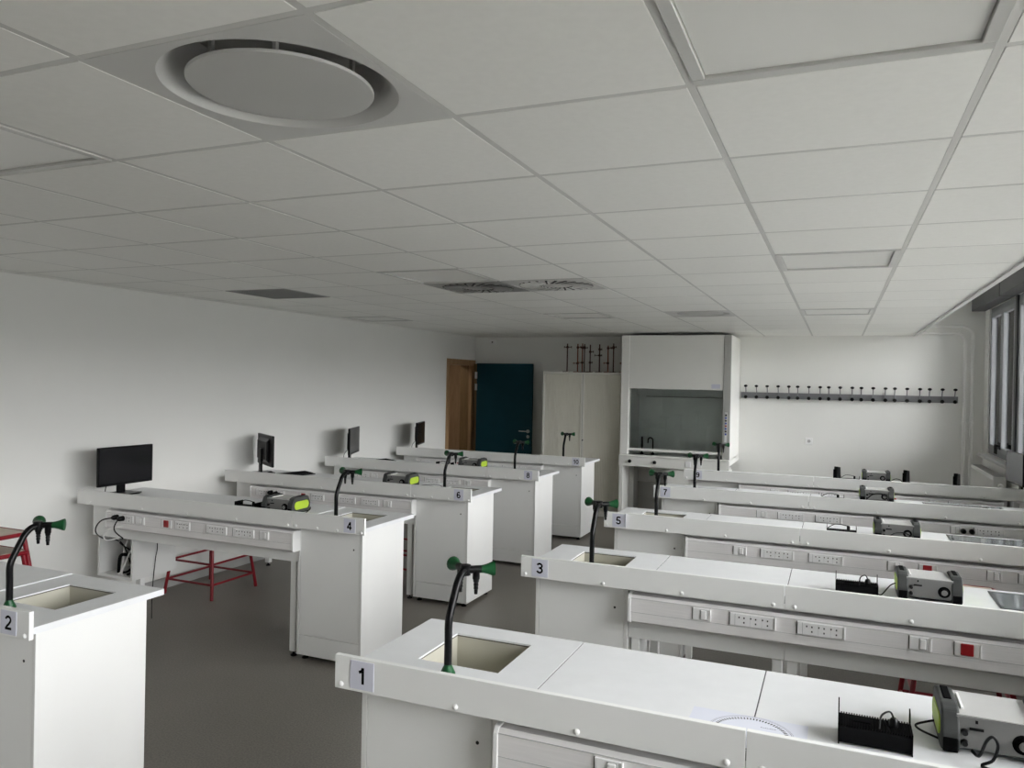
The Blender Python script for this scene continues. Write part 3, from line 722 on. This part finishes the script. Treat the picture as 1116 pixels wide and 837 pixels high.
def flat_box():
    t = thing('slim_black_box', 'x', 'electrical device', (0, 0, 0), 0, 'slim black electrical boxes')
    b = MB(); b.box(-.085, .085, -.04, .04, .004, .022, 'dkgrey', .002, 1); b.obj('housing', t)
    for s_ in (-1, 1): MB().box(s_ * .085 - .0015, s_ * .085 + .0015, -.042, .042, 0, .05, 'blackmatt').obj('end_plate', t)
    MB().lathe([(0, .022), (.010, .022), (.010, .046), (.005, .052), (0, .052)], 'black', c=(.04, 0, 0)).obj('plug', t)
    MB().tube(smooth_path([(-.08, .0, .03), (-.04, .0, .055), (.0, 0, .056), (.036, 0, .05)], 6), .0025, 'black', n=8).obj('lead', t)
    return t
rb = ribbed_box(); rb.location = (.105, 2.215, WT); rb['label'] = 'black ribbed box with upright end plates on bench 1, bottom right'
dup(rb, 'black ribbed box with upright end plates on bench 3, left of its power supply', (.095, 3.775, WT))
fb = flat_box(); fb.location = (.04, 5.29, WT); fb['label'] = 'slim black box with a plug on top on bench 5, left of its power supply'
dup(fb, 'slim black box with looping lead on bench 7, left of its power supply', (-.02, 6.80, WT))
dup(fb, 'slim black box on bench 9, left of its power supply', (.13, 8.32, WT))
dup(fb, 'slim black box with upright ends on bench 4, left of its power supply', (-3.73, 4.20, WT + .004), .03)
dup(fb, 'slim black box on bench 8, left of its power supply', (-3.80, 7.22, WT + .004), .03)

# small black speakers on bench 9
for i, (x, y, lab) in enumerate(((.012, 8.42, 'leftmost of the three small black upright boxes on bench 9'), (.635, 8.45, 'middle one of the three small black upright boxes on bench 9'), (1.06, 8.40, 'rightmost of the three small black upright boxes on bench 9'))):
    t = thing('speaker', lab, 'speaker', (x, y, WT), -.5, 'small black boxes on bench 9')
    MB().prism([(-.045, 0), (.045, 0), (.035, .118), (-.025, .128)], -.018, .018, 'black', axis='x', bev=.004).obj('cabinet', t)
    MB().box(-.015, .015, -.048, -.044, .012, .10, 'dkgrey', .001, 1).obj('front_grille', t)
    MB().box(-.020, .020, -.05, .045, 0, .006, 'blackmatt').obj('base_plate', t)

# ------------------------------------------------------------------ cables
def cable(name, pts, r, k, label, group=None, sub=6):
    o = MB().tube(smooth_path(pts, sub), r, k, n=8).obj(name); return tag(o, label, 'cable', group)
cable('power_lead', [(.262, 2.36, .93), (.235, 2.36, .920), (.212, 2.345, .914), (.222, 2.325, .910), (.262, 2.30, .906)], .003, 'black', 'thin black lead looping out behind the power supply on bench 1')
cable('power_lead', [(.325, 2.21, .925), (.335, 2.175, .93), (.348, 2.165, .972), (.362, 2.165, .985), (.373, 2.17, .962), (.364, 2.175, .925), (.342, 2.18, .905), (.38, 2.16, .904), (.46, 2.13, .904)], .0038, 'black', 'black lead standing in a loop in front of the power supply on bench 1')
cable('power_lead', [(.182, 3.775, .91), (.20, 3.80, .906), (.235, 3.84, .94), (.262, 3.86, .95)], .0025, 'black', 'thin black lead between the ribbed box and power supply on bench 3')
cable('power_lead', [(.29, 5.20, .905), (.33, 5.19, .945), (.38, 5.185, .955), (.43, 5.19, .935), (.455, 5.2, .905)], .003, 'black', 'black lead looped against the power supply on bench 5')
cable('power_lead', [(.22, 6.86, .905), (.27, 6.85, .96), (.32, 6.85, .975), (.37, 6.85, .96), (.40, 6.86, .905)], .0045, 'black', 'thick black lead looped over the front of the power supply on bench 7')
cable('power_lead', [(-3.30, 4.26, .915), (-3.27, 4.27, .925), (-3.255, 4.26, .945), (-3.25, 4.24, .93), (-3.27, 4.22, .912), (-3.33, 4.2, .910)], .003, 'black', 'black lead hooked out at the lime green end of the power supply on bench 4')
cable('power_lead', [(-3.29, 5.73, .912), (-3.2, 5.76, .925), (-3.11, 5.80, .925), (-3.07, 5.80, .907)], .0022, 'black', 'thin black lead lying by the power supply on bench 6')
cable('power_lead', [(.92, 6.78, .908), (1.05, 6.80, .908), (1.15, 6.78, .908), (1.30, 6.76, .908), (1.38, 6.75, .908)], .004, 'black', 'black lead lying flat on the window end of bench 7')
cable('power_lead', [(.495, 8.42, .91), (.54, 8.43, .935), (.58, 8.43, .93), (.60, 8.43, .908)], .003, 'black', 'thin black lead at the right end of the power supply on bench 9')
# plugs and cable tangle at the wall end of bench 4
yb = LY[1]
def plug(x, y, z, lab):
    b = MB(); b.lathe([(0, -.045), (.010, -.045), (.017, -.035), (.019, -.005), (.019, 0), (0, 0)], 'black', axis='y', c=(x, y, z), n=16)
    return tag(b.obj('mains_plug'), lab, 'plug', 'black mains plugs')
plug(-4.72, yb - .011, .795, 'left black mains plug in the trunking of bench 4'); plug(-4.665, yb - .011, .79, 'right black mains plug in the trunking of bench 4')
y6 = LY[2]
plug(-4.60, y6 - .011, .795, 'left black mains plug in the trunking of bench 6'); plug(-4.545, y6 - .011, .79, 'right black mains plug in the trunking of bench 6')
plug(.87, RY[3] - .001, .785, 'left black mains plug in the trunking of bench 7'); plug(.925, RY[3] - .001, .785, 'right black mains plug in the trunking of bench 7')
plug(.96, RY[4] - .001, .78, 'left black mains plug in the trunking of bench 9'); plug(1.03, RY[4] - .001, .78, 'right black mains plug in the trunking of bench 9')
cable('mains_cable', [(-4.72, yb - .05, .795), (-4.80, yb - .07, .775), (-4.87, yb - .06, .72), (-4.88, yb - .05, .67), (-4.83, yb - .03, .635), (-4.76, yb + .02, .62), (-4.80, yb + .12, .55), (-4.81, yb + .2, .39), (-4.75, yb + .22, .345)], .0045, 'black', 'black mains cable looping out left from bench 4 plugs')
cable('mains_cable', [(-4.665, yb - .05, .79), (-4.69, yb - .06, .74), (-4.68, yb - .06, .70), (-4.62, yb - .05, .66), (-4.66, yb - .03, .645), (-4.74, yb + .03, .60), (-4.77, yb + .15, .52), (-4.73, yb + .2, .47), (-4.78, yb + .15, .345)], .0045, 'black', 'black mains cable kinking right below bench 4 plugs')
cable('network_cable', [(-4.66, yb - .012, .735), (-4.70, yb - .06, .725), (-4.77, yb - .07, .69), (-4.79, yb - .06, .645), (-4.76, yb - .05, .632), (-4.66, yb - .04, .655)], .0045, 'plast', 'white network cable looping below the plugs of bench 4')
for i, P in enumerate(([(-4.90, yb + .16, .342), (-4.86, yb + .14, .47), (-4.80, yb + .15, .485), (-4.74, yb + .16, .50), (-4.735, yb + .13, .36)],
                       [(-4.735, yb + .2, .61), (-4.745, yb + .18, .52), (-4.74, yb + .15, .37), (-4.78, yb + .13, .345)],
                       [(-4.75, yb + .3, .60), (-4.79, yb + .25, .50), (-4.83, yb + .2, .36), (-4.88, yb + .16, .343)],
                       [(-4.76, yb + .26, .61), (-4.765, yb + .25, .5), (-4.79, yb + .2, .345), (-4.74, yb + .16, .343)])):
    cable('black_cable', P, .008 if i else .012, 'blackmatt', 'black cables tangled inside the niche under bench 4', 'tangled black cables in the niche')
cable('white_cable', [(-4.74, yb + .16, .56), (-4.77, yb + .14, .50), (-4.83, yb + .13, .37), (-4.85, yb + .12, .345), (-4.80, yb + .115, .343)], .006, 'plast', 'white cable running diagonally through the niche under bench 4')
cable('white_cable', [(-4.86, yb + .2, .58), (-4.855, yb + .17, .50), (-4.865, yb + .15, .345), (-4.84, yb + .14, .36), (-4.845, yb + .16, .54)], .006, 'plast', 'white cable hanging in a loop in the niche under bench 4')
cable('thin_cable', [(-4.682, yb + .30, .64), (-4.68, yb + .31, .52), (-4.675, yb + .29, .44), (-4.67, yb + .26, .2), (-4.66, yb + .25, .005)], .003, 'black', 'thin black cable hanging down the side of the niche under bench 4')

# ------------------------------------------------------------------ monitors
def monitor(back=True, scr='screen'):
    t = thing('computer_monitor', 'x', 'monitor', (0, 0, 0), 0, 'black computer monitors')
    W, Hh, z0 = .49, .29, .075
    b = MB(); b.box(0, .022, -W / 2, W / 2, z0, z0 + Hh, 'black', .004, 1); b.prism([(-.028, z0 + .06), (0, z0 + .03), (0, z0 + Hh - .03), (-.028, z0 + Hh - .06)], -W * .32, W * .32, 'black', axis='y'); h = b.obj('housing', t)
    MB().box(.0215, .0228, -W / 2 + .010, W / 2 - .010, z0 + .018, z0 + Hh - .010, scr).obj('screen', h)
    MB().box(-.045, -.025, -.035, .035, .008, z0 + .16, 'black', .004, 1).obj('stand_neck', t)
    MB().prism([(-.10, -.09), (.06, -.11), (.085, -.07), (.085, .07), (.06, .11), (-.10, .09)], 0, .010, 'black', axis='z', bev=.002).obj('stand_base', t)
    MB().tube(smooth_path([(-.03, -.06, .13), (-.07, -.09, .08), (-.08, -.10, .02), (-.09, -.08, .005)], 5), .003, 'black', n=8).obj('video_cable', t)
    return t
mo = monitor(); zt = WT + .004
mo.location = (-5.0, 4.27, zt); mo['label'] = 'black monitor showing its dark screen, on wall end of bench 4'; mo.rotation_euler.z = .0
dup(mo, 'black monitor seen edge-on, on the wall end of bench 6', (-4.99, 5.82, zt), math.radians(56))
dup(mo, 'black monitor on the wall end of bench 8', (-4.98, 7.25, zt), math.radians(22))
dup(mo, 'black monitor on the wall end of bench 10, nearest the door', (-4.98, 8.74, zt), math.radians(18))
mr = monitor(scr='greyscreen'); mr.location = (1.512, 8.22, WT); mr.rotation_euler.z = math.radians(185); mr['label'] = 'monitor with grey screen on window end of bench 9, at right edge'
t = thing('computer_mouse', 'black mouse lying beside the monitor on bench 6', 'mouse', (-4.86, 5.75, zt), .4)
b = MB(); b.lathe([(0, 0), (.03, 0), (.033, .008), (.027, .022), (.014, .031), (0, .033)], 'black', n=18, T=Matrix.Diagonal((1, 1.6, 1, 1))); b.obj('shell', t)
MB().lathe([(0, -.004), (.006, -.004), (.006, .004), (0, .004)], 'dkgrey', axis='x', c=(0, .03, .026)).obj('scroll_wheel', t)
dup(t, 'small black mouse at the wall end of the farthest bench, near the teal door', (-4.80, 8.64, zt), .2)
def keyboard(loc, rz, lab):
    t = thing('keyboard', lab, 'keyboard', loc, rz, 'black keyboards')
    MB().prism([(-.075, 0), (.075, 0), (.075, .018), (-.075, .009)], -.22, .22, 'black', axis='x', bev=.002).obj('key_tray', t)
    k = MB()
    for i in range(15):
        for j in range(5): k.box(-.205 + i * .0275, -.182 + i * .0275, -.062 + j * .0265, -.04 + j * .0265, .010 + .0016 * j, .017 + .0016 * j, 'dkgrey')
    k.obj('keys', t)
keyboard((-4.62, 7.20, zt), math.radians(80), 'black keyboard lying in front of the monitor on bench 8')
keyboard((-4.66, 5.80, zt), math.radians(75), 'black keyboard lying in front of the monitor on bench 6')

# printed protractor sheet on bench 1
t = thing('printed_sheet', 'white paper sheet with a printed round protractor lying on bench 1', 'paper', (-.195, 2.125, WT + .0005))
MB().box(-.165, .14, -.10, .113, 0, .0006, 'sheet').obj('paper', t)
pm = MB(); n = 72
def arc(b, r0, r1, z0, z1, k, a0=0, a1=2 * PI, n=72):
    vs, fs = [], []
    for i in range(n + 1):
        a = a0 + (a1 - a0) * i / n
        for rr in (r0, r1): vs.append((rr * math.cos(a), rr * math.sin(a), z1))
    for i in range(n): fs.append((2 * i, 2 * i + 1, 2 * i + 3, 2 * i + 2))
    b.add(vs, fs, k)
arc(pm, .106, .1075, 0, .0009, 'greyink'); arc(pm, .1105, .1115, 0, .0009, 'greyink')
for i in range(72):
    T = Matrix.Rotation(2 * PI * i / 72, 4, 'Z'); pm.box(.090, .099, -.0017, .0015, .0006, .0009, 'ink', T=T)
for i in range(10): pm.box(.022 + i * .004, .0245 + i * .004, .05, .054 - (i % 3) * .001, .0006, .0009, 'greyink')
pm.obj('printed_scale', t)

# ------------------------------------------------------------------ stools
def stool():
    t = thing('lab_stool', 'x', 'stool', (0, 0, 0), 0, 'red metal lab stools')
    s_, z = .19, .765
    MB().box(-s_ + .012, s_ - .012, -s_ + .012, s_ - .012, z - .010, z, 'ply', .003, 1).obj('seat', t)
    R = .035; pts = []
    for (cx, cy, a0) in ((s_ - R, s_ - R, 0), (-s_ + R, s_ - R, PI / 2), (-s_ + R, -s_ + R, PI), (s_ - R, -s_ + R, 1.5 * PI)):
        for i in range(6): a = a0 + PI / 2 * i / 5; pts.append((cx + R * math.cos(a), cy + R * math.sin(a), z - .012))
    MB().tube(pts, .0125, 'redtube', n=10, closed=True).obj('seat_frame', t)
    top, bot = .165, .255
    def at(z_): f = (z - .02 - z_) / (z - .02); return top + (bot - top) * f
    for (sx, sy) in ((1, 1), (1, -1), (-1, 1), (-1, -1)):
        MB().tube([(sx * top, sy * top, z - .018), (sx * bot, sy * bot, 0.012)], .0135, 'redtube', n=10).tube([(sx * at(.03), sy * at(.03), .03), (sx * bot, sy * bot, 0)], .0145, 'redtube', n=10).obj('leg', t)
    for zz in (.28, .12):
        a = at(zz)
        for (p, q) in (((a, a), (-a, a)), ((-a, a), (-a, -a)), ((-a, -a), (a, -a)), ((a, -a), (a, a))):
            MB().tube([(p[0], p[1], zz), (q[0], q[1], zz)], .0095, 'redtube', n=8).obj('rung', t)
    return t
st = stool(); st.location = (-4.87, 5.045, 0); st['label'] = 'red metal stool standing under bench 4'
dup(st, 'red metal stool behind bench 2, lower one of the stack at the left edge', (-4.58, 2.91, 0))
dup(st, 'red metal stool behind bench 2, upper one of the stack at the left edge', (-4.585, 2.915, .11))
dup(st, 'red metal stool standing in the aisle between benches 3 and 5', (.60, 4.62, 0))
dup(st, 'red metal stool tucked in behind bench 4 cabinet, under bench 6', (-3.66, 6.22, 0))

# ------------------------------------------------------------------ tambour cabinet
t = thing('tambour_cabinet', 'tall cream tambour cupboard with ribbed shutter doors beside the fume hood', 'cupboard', (-3.225, 10.345, 0))
b = MB(); hw = .58; y0 = -.215
b.box(-hw, -hw + .028, y0, .215, .0, 1.962, 'creamframe', .002, 1); b.box(hw - .028, hw, y0, .215, .0, 1.962, 'creamframe', .002, 1); b.box(-hw + .028, hw - .028, y0, .215, 1.937, 1.962, 'creamframe', .002, 1)
b.box(-hw + .028, hw - .028, y0, .215, 0, .08, 'creamframe'); b.box(-hw + .028, hw - .028, .195, .215, .08, 1.937, 'cream')
b.obj('carcass', t)
for s_ in (-1, 1):
    a, c = sorted((s_ * .024, s_ * (hw - .03))); n = 26; vs, fs = [], []
    for i in range(n):
        x = a + (c - a) * i / n; wd = (c - a) / n
        for (u, d) in ((0, .006), (.18, 0), (.82, 0)): vs += [(x + wd * u, y0 + .012 + d, .085), (x + wd * u, y0 + .012 + d, 1.933)]
    vs += [(c, y0 + .018, .085), (c, y0 + .018, 1.933)]
    for i in range(len(vs) // 2 - 1): fs.append((2 * i, 2 * i + 2, 2 * i + 3, 2 * i + 1))
    d = MB().add(vs, fs, 'cream').box(a, c, y0 + .024, y0 + .03, .085, 1.933, 'cream').obj('shutter_door', t)
    MB().box(s_ * .002, s_ * .024, y0 + .004, y0 + .022, .085, 1.933, 'creamframe', .002, 1).obj('handle_strip', d)
MB().lathe([(0, -.01), (.009, -.01), (.009, 0), (0, 0)], 'black', axis='y', c=(.012, y0 + .004, 1.03)).obj('lock', t)
MB().box(-.003, .003, y0 + .008, y0 + .024, .085, 1.933, 'hole').obj('centre_joint', t)
# retort stands on top
def px_x(px, y):     # horizontal position on the plane y for an image column near the top of the cupboard
    return y * (-.3448 + (px - 612) * .00134)
stands = [(614.5, 2.385, [(2.335, .07, 1), (2.335, .035, -1)], 'rustd'), (624, 2.385, [(2.335, .06, 1), (2.11, .05, -1)], 'rust'), (629, 2.39, [(2.33, .04, 1), (2.12, .05, -1)], 'rust'), (632.8, 2.38, [(2.325, .05, 1), (2.335, .05, -1)], 'rustd'), (638.8, 2.37, [(2.27, .055, 1), (2.12, .04, 1)], 'rustd'),
          (648.6, 2.375, [(2.305, .04, 1), (2.22, .04, 1), (2.22, .06, -1)], 'rustd'), (656, 2.36, [(2.325, .06, 1), (2.115, .05, -1)], 'rust'), (663, 2.385, [(2.335, .045, 1), (2.325, .03, -1)], 'rustd'), (671.5, 2.20, [(2.115, .05, 1), (2.115, .03, -1)], 'rust')]
pos = ['leftmost', 'second from the left', 'third from the left', 'fourth from the left', 'middle one', 'fourth from the right', 'third from the right', 'second from the right', 'rightmost']
for i, (px, top, cl, k) in enumerate(stands):
    x = px_x(px, 10.36); yy = 10.36 + (.05 if k == 'rust' else -.02)
    t = thing('retort_stand', 'rust-red retort stand on top of the tambour cupboard, %s of the nine' % pos[i], 'retort stand', (x, yy, 1.962), 0, 'retort stands on the cupboard')
    MB().box(-.026, .026, -.09, .075, 0, .012, k, .002, 1).obj('base', t)
    MB().cyl((0, .03, .01), (0, .03, top - 1.98), .0085, k).obj('rod', t)
    for (z, l, d) in cl:
        c = MB(); c.box(-.014, .014, .012, .046, z - 1.98 - .014, z - 1.98 + .014, 'rustd', .003, 1); c.cyl((0, .02, z - 1.98), (d * l, .0, z - 1.98), .005, k); c.cyl((d * l, 0, z - 1.98 - .014), (d * l, 0, z - 1.98 + .014), .005, k); c.cyl((0, .012, z - 1.98), (0, -.012, z - 1.98), .004, 'rustd'); c.obj('clamp', t)

# ------------------------------------------------------------------ fume hood
FX0, FX1, FY = -2.645, -1.235, 9.98
t = thing('fume_hood', 'white fume hood cabinet with glass sash against the back wall', 'fume hood', (0, 0, 0))
b = MB()
b.box(FX0, FX0 + .105, FY, FY + .10, .885, 2.455, 'hood', .004, 1); b.box(FX0, FX0 + .03, FY + .10, YB, .885, 2.455, 'hood'); b.box(FX1 - .03, FX1, FY + .03, YB, .80, 2.455, 'hood')
b.box(FX0 + .03, FX1 - .03, YB - .03, YB, .80, 2.455, 'hoodin'); b.box(FX0 + .03, FX1 - .03, FY + .14, YB - .03, 2.05, 2.07, 'hoodin')
b.obj('housing', t)
MB().box(FX1 - .09, FX1, FY, FY + .03, .87, 2.455, 'hoodgrey', .004, 1).box(FX1 - .09, FX1 - .03, FY + .03, FY + .1, .9, 2.455, 'hoodgrey').obj('right_pillar', t)
MB().box(FX0 + .105, FX1 - .09, FY + .012, FY + .03, 1.755, 2.455, 'hood', .003, 1).obj('upper_panel', t)
MB().box(FX1 - .24, FX1 - .13, FY + .009, FY + .012, 1.775, 1.83, 'paper').obj('notice', t)
s_ = MB(); s_.box(FX0 + .105, FX0 + .118, FY + .05, FY + .07, .95, 1.76, 'hoodgrey'); s_.box(FX1 - .103, FX1 - .09, FY + .05, FY + .07, .95, 1.76, 'hoodgrey')
so = s_.obj('sash', t)
MB().box(FX0 + .118, FX1 - .103, FY + .058, FY + .063, .965, 1.78, 'glass').obj('sash_glass', so)
MB().box(FX0 + .10, FX1 - .09, FY + .02, FY + .075, .935, .968, 'hood', .006, 1).obj('sash_handle', so)
bf = MB(); bf.box(FX0 + .16, FX1 - .11, YB - .17, YB - .15, 1.02, 1.64, 'hoodin'); bf.box(FX0 + .03, FX1 - .03, YB - .20, YB - .15, 1.67, 1.76, 'hoodin'); bf.box(FX0 + .16, FX1 - .11, YB - .175, YB - .17, 1.64, 1.648, 'blind')
bf.obj('baffle', t)
wt = MB(); wt.box(FX0, FX1, FY - .05, YB - .03, .862, .882, 'hood', .003, 1); wo = wt.obj('hood_worktop', t)
MB().lathe([(0, .8825), (.10, .8825), (.105, .884), (.115, .884), (.12, .882)], 'blind', c=(-2.34, FY + .14, 0), n=28, T=Matrix.Translation((-2.34, FY + .14, 0)) @ Matrix.Diagonal((1.5, .6, 1, 1)) @ Matrix.Translation((2.34, -FY - .14, 0))).obj('drip_cup', wo)
p = MB(); p.box(FX0, FX1, FY - .04, FY - .02, .735, .86, 'hood', .002, 1); po = p.obj('control_panel', t)
for kx in (-2.50, -2.17): MB().lathe([(0, -.03), (.016, -.03), (.020, -.01), (.024, 0), (0, 0)], 'black', axis='y', c=(kx, FY - .04, .80)).obj('knob', po)
for kx in (-1.74, -1.60): MB().box(kx - .035, kx + .035, FY - .047, FY - .04, .765, .84, 'plate', .003, 1).obj('socket_plate', po)
MB().box(FX0, FX0 + .05, FY - .02, FY + .30, 0, .735, 'hood', .002, 1).obj('leg', t); MB().box(FX1 - .05, FX1, FY - .02, FY + .30, 0, .735, 'hood', .002, 1).obj('leg', t)
k = MB(); k.box(FX0 + .05, -2.02, FY + .55, FY + .57, 0, .47, 'hoodgrey'); k.box(FX0 + .05, FX0 + .12, FY + .3, FY + .56, 0, .735, 'hoodgrey'); k.obj('back_board', t)
k = MB(); k.box(-2.02, FX1 - .05, FY + .02, FY + .60, .10, .73, 'hood'); k.box(-2.02, FX1 - .05, FY + .08, FY + .6, .0, .10, 'blind'); ko = k.obj('under_cupboard', t)
MB().box(-2.015, -1.64, FY + .0, FY + .018, .11, .715, 'hood', .002, 1).obj('door', ko); dk = MB().box(-1.635, FX1 - .055, FY + .0, FY + .018, .11, .715, 'hood', .002, 1).obj('door', ko)
MB().box(-1.70, -1.665, FY - .02, FY, .50, .66, 'hood', .006, 1).obj('handle', ko)
btn = MB()
for j, kk in enumerate(('blackmatt', 'bluebtn', 'blackmatt', 'bluebtn', 'red', 'bluebtn', 'blackmatt', 'bluebtn')): btn.box(FX1 - .062, FX1 - .040, FY - .006, FY, 1.43 - j * .034, 1.455 - j * .034, kk, .002, 1)
btn.box(FX1 - .066, FX1 - .036, FY - .003, FY, 1.10, 1.48, 'plast'); btn.obj('button_strip', t)
# taps standing inside the hood
for (x, kind, lab) in ((-2.385, 0, 'straight black gas tap inside the fume hood, left of the swan-neck one'), (-2.24, 1, 'black swan-neck water tap inside the fume hood')):
    tt = thing('hood_tap', lab, 'tap', (x, FY + .16, .882), 0, 'black taps in the fume hood')
    MB().lathe([(0, 0), (.022, 0), (.022, .015), (.012, .025), (0, .025)], 'black').obj('base', tt)
    if kind: pts = smooth_path([(0, 0, .02), (0, 0, .17), (-.005, 0, .205), (-.035, 0, .225), (-.062, 0, .205), (-.066, 0, .15)], 5)
    else: pts = [(0, 0, .02), (0, 0, .11)]
    MB().tube(pts, .009, 'black', n=12).obj('spout', tt)
    if not kind: MB().tube([(0, 0, .10), (0, 0, .235)], .016, 'black', n=12, r1=.012).obj('valve', tt)

# ------------------------------------------------------------------ back wall items
t = thing('coat_rack', 'long grey coat rail with twenty black-knobbed hooks on the back wall', 'coat rack', (0, YB, 0))
MB().box(-1.212, 1.372, -.022, 0, 1.655, 1.735, 'rail', .002, 1).obj('rail', t)
def wall_x(px, py, yy):
    d = cam_f + cam_r * ((px - 558) / 840) - cam_u * ((py - 418.5) / 840); return d.x / d.y * yy
HP = [78, 118, 158, 199, 239, 272, 314, 356, 388, 431, 476, 510, 554, 600, 635, 681, 729, 765, 813, 861]
for q in HP:
    px = 790 + q * .2921; x = wall_x(px, 418, YB - .085)
    b = MB(); b.tube(smooth_path([(x, -.022, 1.675), (x, -.035, 1.70), (x, -.05, 1.76), (x, -.085, 1.815)], 4), .006, 'rail', n=8)
    b.lathe([(0, 1.803), (.012, 1.804), (.023, 1.814), (.024, 1.824), (.014, 1.834), (0, 1.836)], 'black', c=(x, -.088, 0), n=14)
    b.tube([(x, -.022, 1.68), (x, -.06, 1.672)], .006, 'rail', n=8)
    b.lathe([(0, -.085), (.014, -.083), (.023, -.072), (.022, -.06), (.012, -.052), (0, -.052)], 'black', axis='y', c=(x, 0, 1.67), n=14)
    b.obj('hook', t)
t = thing('wall_socket', 'small white square wall socket below the coat rail on the back wall', 'socket', (-.335, YB, 1.103))
MB().box(-.045, .045, -.010, 0, -.045, .045, 'plate', .004, 1).obj('cover_plate', t)
MB().lathe([(.021, -.0105), (.021, -.012), (.017, -.011), (.016, -.004), (0, -.004)], 'seamgrey', axis='y', c=(0, 0, 0)).box(-.008, -.004, -.013, -.004, -.003, .003, 'hole').box(.004, .008, -.013, -.004, -.003, .003, 'hole').obj('socket_well', t)
o = MB().box(-.05, .05, -.03, 0, -.035, .035, 'plast', .008, 2).lathe([(0, -.034), (.012, -.033), (.014, -.029)], 'blind', axis='y').obj('wall_sensor', None, (-4.95, YB, 2.42)); tag(o, 'small white sensor box high on the back wall above the teal door', 'sensor')
# ------------------------------------------------------------------ light
wd = bpy.data.worlds.new('overcast'); scn.world = wd; wd.use_nodes = True
nt = wd.node_tree; bg = nt.nodes['Background']
tc = nt.nodes.new('ShaderNodeTexCoord'); sp = nt.nodes.new('ShaderNodeSeparateXYZ'); rp = nt.nodes.new('ShaderNodeValToRGB')
rp.color_ramp.elements[0].position = 0.03; rp.color_ramp.elements[0].color = (.10, .10, .10, 1)
e = rp.color_ramp.elements[1]; e.position = 1.0; e.color = (1.0, 0.998, 1.008, 1)
for p_, c_ in ((.075, .62), (.25, .88)):
    e = rp.color_ramp.elements.new(p_); e.color = (c_, c_ * .998, c_ * 1.004, 1)
nt.links.new(tc.outputs['Generated'], sp.inputs[0]); nt.links.new(sp.outputs['Z'], rp.inputs[0]); nt.links.new(rp.outputs[0], bg.inputs[0])
bg.inputs[1].default_value = 22.0
for i, (a, b) in enumerate(wins):      # sampling portals in the window openings (they give off no light themselves)
    l = bpy.data.lights.new('window_portal', 'AREA'); l.shape = 'RECTANGLE'; l.size = WZ1 - WZ0; l.size_y = b - a; l.cycles.is_portal = True
    o = bpy.data.objects.new('window_portal', l); COL.objects.link(o); o.location = (XR + .21, (a + b) / 2, (WZ0 + WZ1) / 2); o.rotation_euler = (0, PI / 2, 0)
l = bpy.data.lights.new('corridor_fill', 'AREA'); l.size = .6; l.energy = 9; l.color = (1, .93, .82)  # unseen fill light, added because the closed corridor would be black
o = bpy.data.objects.new('corridor_fill', l); COL.objects.link(o); o.location = (XL - .95, 10.3, 2.48)

# ------------------------------------------------------------------ camera
cam = bpy.data.cameras.new('camera'); cam.sensor_width = 36; cam.lens = 840 / 1116 * 36; cam.clip_start = .05
co = bpy.data.objects.new('camera', cam); COL.objects.link(co)
m = Matrix.Identity(4)
for i in range(3): m[i][0] = cam_r[i]; m[i][1] = cam_u[i]; m[i][2] = -cam_f[i]; m[i][3] = CAM[i]
co.matrix_world = m
scn.camera = co
scn.view_settings.view_transform = 'Standard'; scn.view_settings.look = 'None'; scn.view_settings.gamma = 1; scn.view_settings.use_curve_mapping = False
scn.view_settings.exposure = 0.08
scn.cycles.max_bounces = 10; scn.cycles.diffuse_bounces = 6; scn.cycles.transparent_max_bounces = 12
